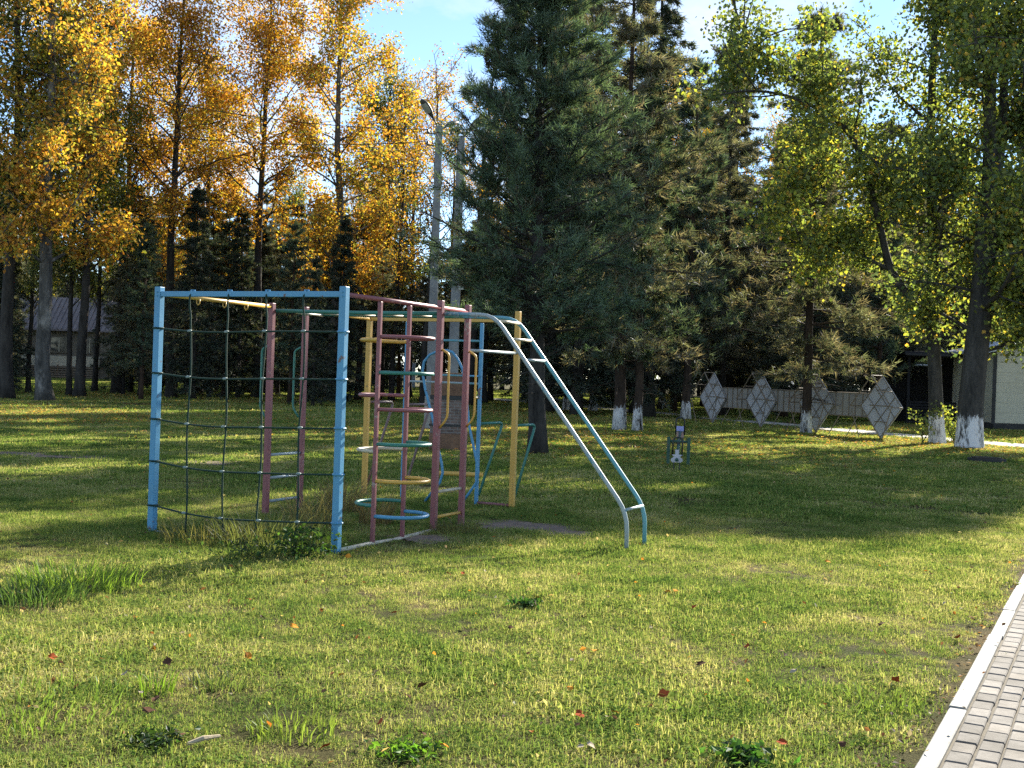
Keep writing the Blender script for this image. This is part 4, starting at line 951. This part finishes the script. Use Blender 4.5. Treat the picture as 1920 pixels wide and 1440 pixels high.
for o in list(COL.objects):
    if o.get('group', '').endswith('of the wood'): dup_.setdefault(o['label'], []).append(o)
for lab, os_ in dup_.items():
    if len(os_) > 1:
        os_.sort(key=lambda o: o.location.x/o.location.y)
        for i_, o in enumerate(os_):
            e = 'leftmost of these' if i_ == 0 else ('rightmost of these' if i_ == len(os_)-1 else ('middle one' if len(os_) == 3 else 'middle one nearer' if i_ == 1 else ('middle one' if i_ == 2 else 'inner one'))) 
            o['label'] = lab + ', ' + e
# the far wood that closes the view: one mass
r = np.random.default_rng(99); b = MB(); n = 60000
x = r.uniform(-115, 130, n); ridge = 11 + 2.2*np.sin(x*.31) + 1.6*np.sin(x*.9+1) + r.normal(0, .8, n); ridge = np.where((x > -24) & (x < -2), ridge*1.05, ridge)
z = .3 + ridge*np.sqrt(r.random(n)); y = 140 + r.normal(0, 5, n) + 6*np.sin(x*.13)
cards(b, np.c_[x, y, z], .95, r, [(.03, .042, .03), (.05, .062, .038), (.075, .08, .05), (.12, .09, .05)], [4, 4, 2, .6], asp=.5)
b.build('far_wood', M['needle'], kind='stuff')
print('wood trees', cnt, 'pavers', n_p, 'tris', sum(len(m.loops)-2*len(m.polygons) for m in bpy.data.meshes))
for k_, v_ in PROTO.items(): print(k_, [len(m.loops)-2*len(m.polygons) for m in v_])

# shrubs, saplings
def shrub(px, py, h, wd, n, leaf, pal, label, seed, stems=5):
    r = np.random.default_rng(seed); T = MB(); C = MB(); cl = []
    for s in range(stems):
        B = wig(r, (r.normal(0, wd*.06), r.normal(0, wd*.06), -.03), [r.normal(0, .35), r.normal(0, .35), 1], h*r.uniform(.7, 1.0), 6, .12); T.tube(B, np.linspace(.014, .004, 7), 5)
        for k in range(7):
            j = 1+int(r.random()*5.9); Q = wig(r, B[j], [r.normal(), r.normal(), .5], wd*.4*r.uniform(.4, 1), 3, .2); T.tube(Q, np.linspace(.006, .003, 4), 4); cl += [Q[2], Q[3], Q[1]]
    cl = np.array(cl); m = max(1, n//len(cl)); cards(C, np.repeat(cl, m, 0) + r.normal(0, .05 + leaf*.5, (len(cl)*m, 3)), leaf, r, pal, [2, 3, 3, 2][:len(pal)], asp=.7)
    t = thing('shrub', label, 'shrub', G(px, py)); T.build('stem', M['bark_dark'], t); C.build('foliage', M['leaf'], t); return t
shrub(1727, 832, 1.25, 1.0, 260, .09, LIND[:4], 'slender young sapling left of the whitewashed lindens', 61, 2)
shrub(1786, 828, 1.35, .7, 900, .09, LIND[:4], 'dark green bush between the two linden trunks', 62)
shrub(1245, 768, 1.7, 1.3, 1200, .10, [(.05, .07, .04), (.08, .10, .05), (.12, .13, .07), (.2, .18, .08)], 'small pale green bush in the wood behind the seesaw', 63)
# bird nest in the pine top
pc = G(1010, 852); c = AT(926, 112, pc[1]-.2); r = np.random.default_rng(5); b = MB()
for k in range(130):
    d = r.normal(0, 1, 3); d /= np.linalg.norm(d); p0 = d*.17*r.uniform(.6, 1); t = unit(np.cross(d, r.normal(0, 1, 3))); b.tube([p0 - t*.16, p0, p0 + t*.16], .008, 3)
o = b.build('bird_nest', M['twigs']); o.location = Vector(c); tag(o, 'round twig nest high on the left side of the dense pine', 'nest')

# ------------------------------------------------------------------ small things on the lawn
def tuft(px, py, n, h, spread, label, col, seed, cat='grass tuft', wd=.007, name='grass_tuft'):
    r = np.random.default_rng(seed); b = MB(); az = r.uniform(0, 6.28, n); rad = spread*np.sqrt(r.random(n)); x = np.c_[np.cos(az)*rad, np.sin(az)*rad]; hh = h*r.uniform(.45, 1.1, n)
    ln = r.uniform(.2, .9, n); az2 = az + r.normal(0, .7, n); d = np.c_[np.cos(az2), np.sin(az2)]; fa = r.uniform(0, 6.28, n); W3 = np.c_[np.cos(fa), np.sin(fa), np.zeros(n)]*wd
    P = [np.c_[x + d*(hh*ln*q**2*.8)[:, None], hh*(q - .35*ln*q*q) - (.01 if q == 0 else 0)] for q in (0, .4, .75, 1)]
    V = np.stack([P[0]-W3/2, P[0]+W3/2, P[1]-W3/2, P[1]+W3/2, P[2]-W3*.35, P[2]+W3*.35, P[3]], 1).reshape(-1, 3); i = np.arange(n)*7
    c = np.repeat(np.clip(np.array(col)*(1 + r.normal(0, .22, (n, 1))), .003, 1), 7, 0)
    b.add(V, np.vstack([np.stack([i, i+1, i+3, i+2], 1), np.stack([i+2, i+3, i+5, i+4], 1)]), np.stack([i+4, i+5, i+6], 1), col=c)
    o = b.build(name, M['leaf']); o.location = Vector(G(px, py)); tag(o, label, cat); return o
tuft(150, 1100, 520, .22, .42, 'large bright green grass tuft at the left of the lawn', (.16, .26, .04), 71, wd=.006)
tuft(70, 1130, 300, .20, .3, 'bluish green grass tuft beside the large bright tuft', (.06, .11, .03), 72)
tuft(290, 1300, 60, .13, .10, 'spiky fresh grass tuft in the left foreground', (.11, .19, .025), 73)
tuft(545, 1372, 110, .10, .20, 'broad fresh grass tuft in the lower left foreground', (.14, .20, .04), 74)
tuft(405, 1290, 90, .10, .15, 'grey green grass tuft beside the dry leaf and twig', (.09, .13, .04), 75)
tuft(40, 1330, 420, .09, .5, 'green grass clump at the lower left picture edge', (.12, .19, .04), 76)
tuft(1640, 1320, 150, .085, .22, 'green grass tuft left of the white kerb', (.12, .18, .04), 77)
tuft(640, 960, 260, .5, .22, 'dry straw weeds around the foot of the right blue post', (.22, .17, .08), 78, cat='weeds', wd=.006, name='dry_weed')
tuft(705, 985, 200, .45, .18, 'dry straw weeds behind the slim red posts', (.22, .17, .08), 79, cat='weeds', wd=.006, name='dry_weed')
tuft(500, 1020, 420, .32, .48, 'dark weeds under the right half of the rope net', (.10, .12, .045), 80, cat='weeds', wd=.007, name='weed_clump')
tuft(400, 1012, 360, .24, .5, 'dry grass under the left half of the rope net', (.16, .15, .06), 81, cat='weeds', wd=.006, name='weed_clump')
tuft(585, 985, 260, .45, .3, 'pale dry grass beside the right blue post', (.19, .17, .08), 82, cat='weeds', wd=.006, name='weed_clump')
tuft(850, 1000, 200, .18, .25, 'dry grass at the foot of the red ladder posts', (.13, .13, .05), 83, cat='weeds', wd=.006, name='weed_clump')
def weed(px, py, n, sz, spread, h, label, col, seed):
    r = np.random.default_rng(seed); b = MB(); C = np.c_[r.normal(0, spread*.5, (n, 2)), r.uniform(.01, h, n)]
    cards(b, C, sz, r, [tuple(v*.6 for v in col), col, tuple(v*1.5 for v in col)], [2, 3, 2], flat=1.2, asp=.5)
    st = MB()
    for k in range(14): st.tube([(r.normal(0, spread*.2), r.normal(0, spread*.2), -.01), (r.normal(0, spread*.4), r.normal(0, spread*.4), h*.8)], .003, 4, col=(.06, .09, .03))
    o = thing('weed_plant', label, 'weed', G(px, py)); b.build('foliage', M['leaf'], o); st.build('stem', M['leaf'], o); return o
weed(560, 1048, 420, .055, .30, .26, 'dark leafy weed in front of the right blue post', (.05, .10, .02), 91)
weed(460, 1050, 200, .045, .35, .16, 'low dark leafy weed left of the right blue post', (.055, .09, .025), 92)
weed(985, 1138, 130, .045, .11, .06, 'small dark green weed rosette in the middle of the lawn', (.04, .10, .02), 93)
weed(290, 1398, 200, .035, .15, .05, 'dark low weed patch in the lower left foreground', (.03, .06, .015), 94)
weed(760, 1418, 160, .04, .13, .05, 'bright green clover patch in the lower foreground', (.08, .17, .02), 95)
weed(1395, 1428, 160, .06, .13, .06, 'dark green broad leafed weed at the lower picture edge', (.04, .10, .02), 96)
weed(1885, 1232, 40, .02, .03, .02, 'tiny green weed growing beside the white kerb', (.08, .13, .02), 97)
def leaf_mesh(kind, seed):
    r = np.random.default_rng(seed); b = MB(); n = 12; V = [[0, 0, .006]]
    for i in range(n):
        a = 2*PI*i/n; rad = (.5 + .22*math.cos(a) + .12*math.cos(5*a))*(1 + r.normal(0, .06)); V.append([rad*math.cos(a), rad*math.sin(a)*.8, .10*math.sin(a*2+seed) + .22*rad*rad*r.uniform(.2, 1.0)])
    b.add(V, None, [[0, 1+i, 1+(i+1) % n] for i in range(n)]); b.tube([[-.2, 0, .02], [-.6, .03, .05], [-.9, .1, .02]], .018, 4)
    return b.mesh('fallen_leaf', M[kind])
M['leafred'] = simple('dry_red_leaf', (.20, .035, .015), (.38, .09, .03), 40, .95, .003, spec=.06)
M['leafbrown'] = simple('dry_brown_leaf', (.05, .025, .018), (.12, .06, .035), 40, .95, .003, spec=.06)
M['leafpale'] = simple('pale_dry_leaf', (.28, .23, .16), (.44, .37, .27), 40, .95, .003, spec=.06)
M['leaforange'] = simple('orange_leaf', (.50, .17, .02), (.68, .30, .04), 40, .95, .003, spec=.06)
LK = {'leafred': 'dry red fallen leaf curled on the sunlit grass', 'leafbrown': 'dark brown fallen leaf curled on the sunlit grass', 'leafpale': 'pale dry fallen leaf on the sunlit grass', 'leaforange': 'orange fallen leaf on the sunlit grass'}
LM = {k: [leaf_mesh(k, i+3) for i in range(3)] for k in LK}
seen = [(95, 1246, 'leafred'), (710, 1372, 'leafred'), (1090, 1355, 'leafred'), (1155, 1352, 'leaforange'), (605, 1420, 'leafred'), (740, 1160, 'leafred'), (840, 1085, 'leafred'), (868, 1083, 'leafred'), (470, 1135, 'leafred'), (650, 1052, 'leaforange'), (1265, 1118, 'leaforange'), (1250, 1119, 'leaforange'), (1010, 1133, 'leaforange'), (990, 1160, 'leaforange'), (1095, 1165, 'leafbrown'), (955, 1188, 'leafbrown'), (788, 1302, 'leafbrown'), (765, 1322, 'leafbrown'), (445, 1280, 'leafpale'), (262, 1313, 'leafpale'), (272, 1348, 'leafbrown'), (335, 1392, 'leafbrown'), (290, 1328, 'leafbrown'), (232, 1278, 'leafpale'), (312, 1252, 'leafbrown'), (548, 1185, 'leaforange'), (462, 1242, 'leaforange'), (428, 1126, 'leafbrown'), (700, 1278, 'leafpale'), (790, 1392, 'leafbrown'), (830, 1415, 'leaforange'), (1085, 1418, 'leafpale'), (1105, 1412, 'leafpale'), (1070, 1304, 'leaforange'), (1580, 1410, 'leafbrown'), (1680, 1290, 'leafred'), (1795, 1205, 'leafred'), (1800, 1222, 'leafbrown'), (1745, 1312, 'leafpale'), (1825, 1172, 'leafbrown'), (1772, 1140, 'leafpale'), (1650, 1182, 'leafbrown'), (1240, 1318, 'leafred'), (1310, 1258, 'leafbrown'), (1400, 1222, 'leafred'), (1490, 1270, 'leafpale'), (1300, 1150, 'leafred'), (1470, 1410, 'leafred'), (1550, 1060, 'leaforange'), (640, 1280, 'leaforange'), (880, 1180, 'leafpale'), (1115, 1233, 'leaforange')]
for px, py, k in seen:
    c = G(px, py); s = R_.uniform(.036, .056)
    if k == 'leafpale': s *= .8
    o = bpy.data.objects.new('fallen_leaf', R_.choice(LM[k])); COL.objects.link(o); o.location = Vector((c[0], c[1], .042)); o.scale = (s, s, s)
    o.rotation_euler = (R_.uniform(-.8, .8), R_.uniform(-.6, .6), R_.uniform(0, 6.28)); tag(o, LK[k], 'leaf', 'fallen leaves on the lawn')
o = MB().tube([G(352, 1408)+[0, 0, .03], G(380, 1402)+[0, 0, .04], G(412, 1394)+[0, 0, .032]], [.008, .011, .007], 6).build('stick', M['leafpale']); tag(o, 'pale dry stick lying in the lower left grass', 'stick')
# leaf litter under the trees (stuff)
r = np.random.default_rng(77); b = MB(); n = 90000
x = r.uniform(-26, 24, n); y = 22 + 50*r.beta(1.1, 1.9, n); dens = .25 + .75*(np.sin(x*.35+1) + np.sin(y*.28+x*.1) > .3); dens *= np.clip((y-20)/14, .05, 1)
for c, rad in ((tl, 5), (tr, 5)): dens += 1.2*np.exp(-((x-c[0])**2 + (y-c[1])**2)/(2*2.2**2))
k = (r.random(n) < dens) & ~blocked(x, y); x, y = x[k], y[k]
cards(b, np.c_[x, y, r.uniform(.03, .07, len(x))], .075, r, [(.46, .33, .10), (.44, .24, .06), (.30, .17, .08), (.17, .10, .055)], [4, 2.5, 3, 2], flat=4)
b.build('leaf_litter', M['leaf'], kind='stuff')
b = MB(); n = 900; y = r.uniform(4.5, 22, n); x = r.uniform(-.5, .5, n)*y; k = ~blocked(x, y, .05); x, y = x[k], y[k]
a_ = r.uniform(1, 20, 420); q_ = KO[None, :] + kd[None, :]*a_[:, None] + kn[None, :]*(-np.abs(r.normal(0, .10, 420)) + .10*(r.random(420) < .12))[:, None]
cards(b, np.c_[q_[:, 0], q_[:, 1], r.uniform(.036, .05, 420)], .03, r, [(.30, .22, .12), (.20, .10, .04), (.10, .06, .035)], [3, 2, 3], flat=4)
cards(b, np.c_[x, y, r.uniform(.03, .06, len(x))], .035, r, [(.45, .36, .2), (.36, .15, .03), (.12, .06, .035), (.38, .33, .22)], [3, 2, 5, .5], flat=2)
b.build('scattered_leaf_bits', M['leaf'], kind='stuff')
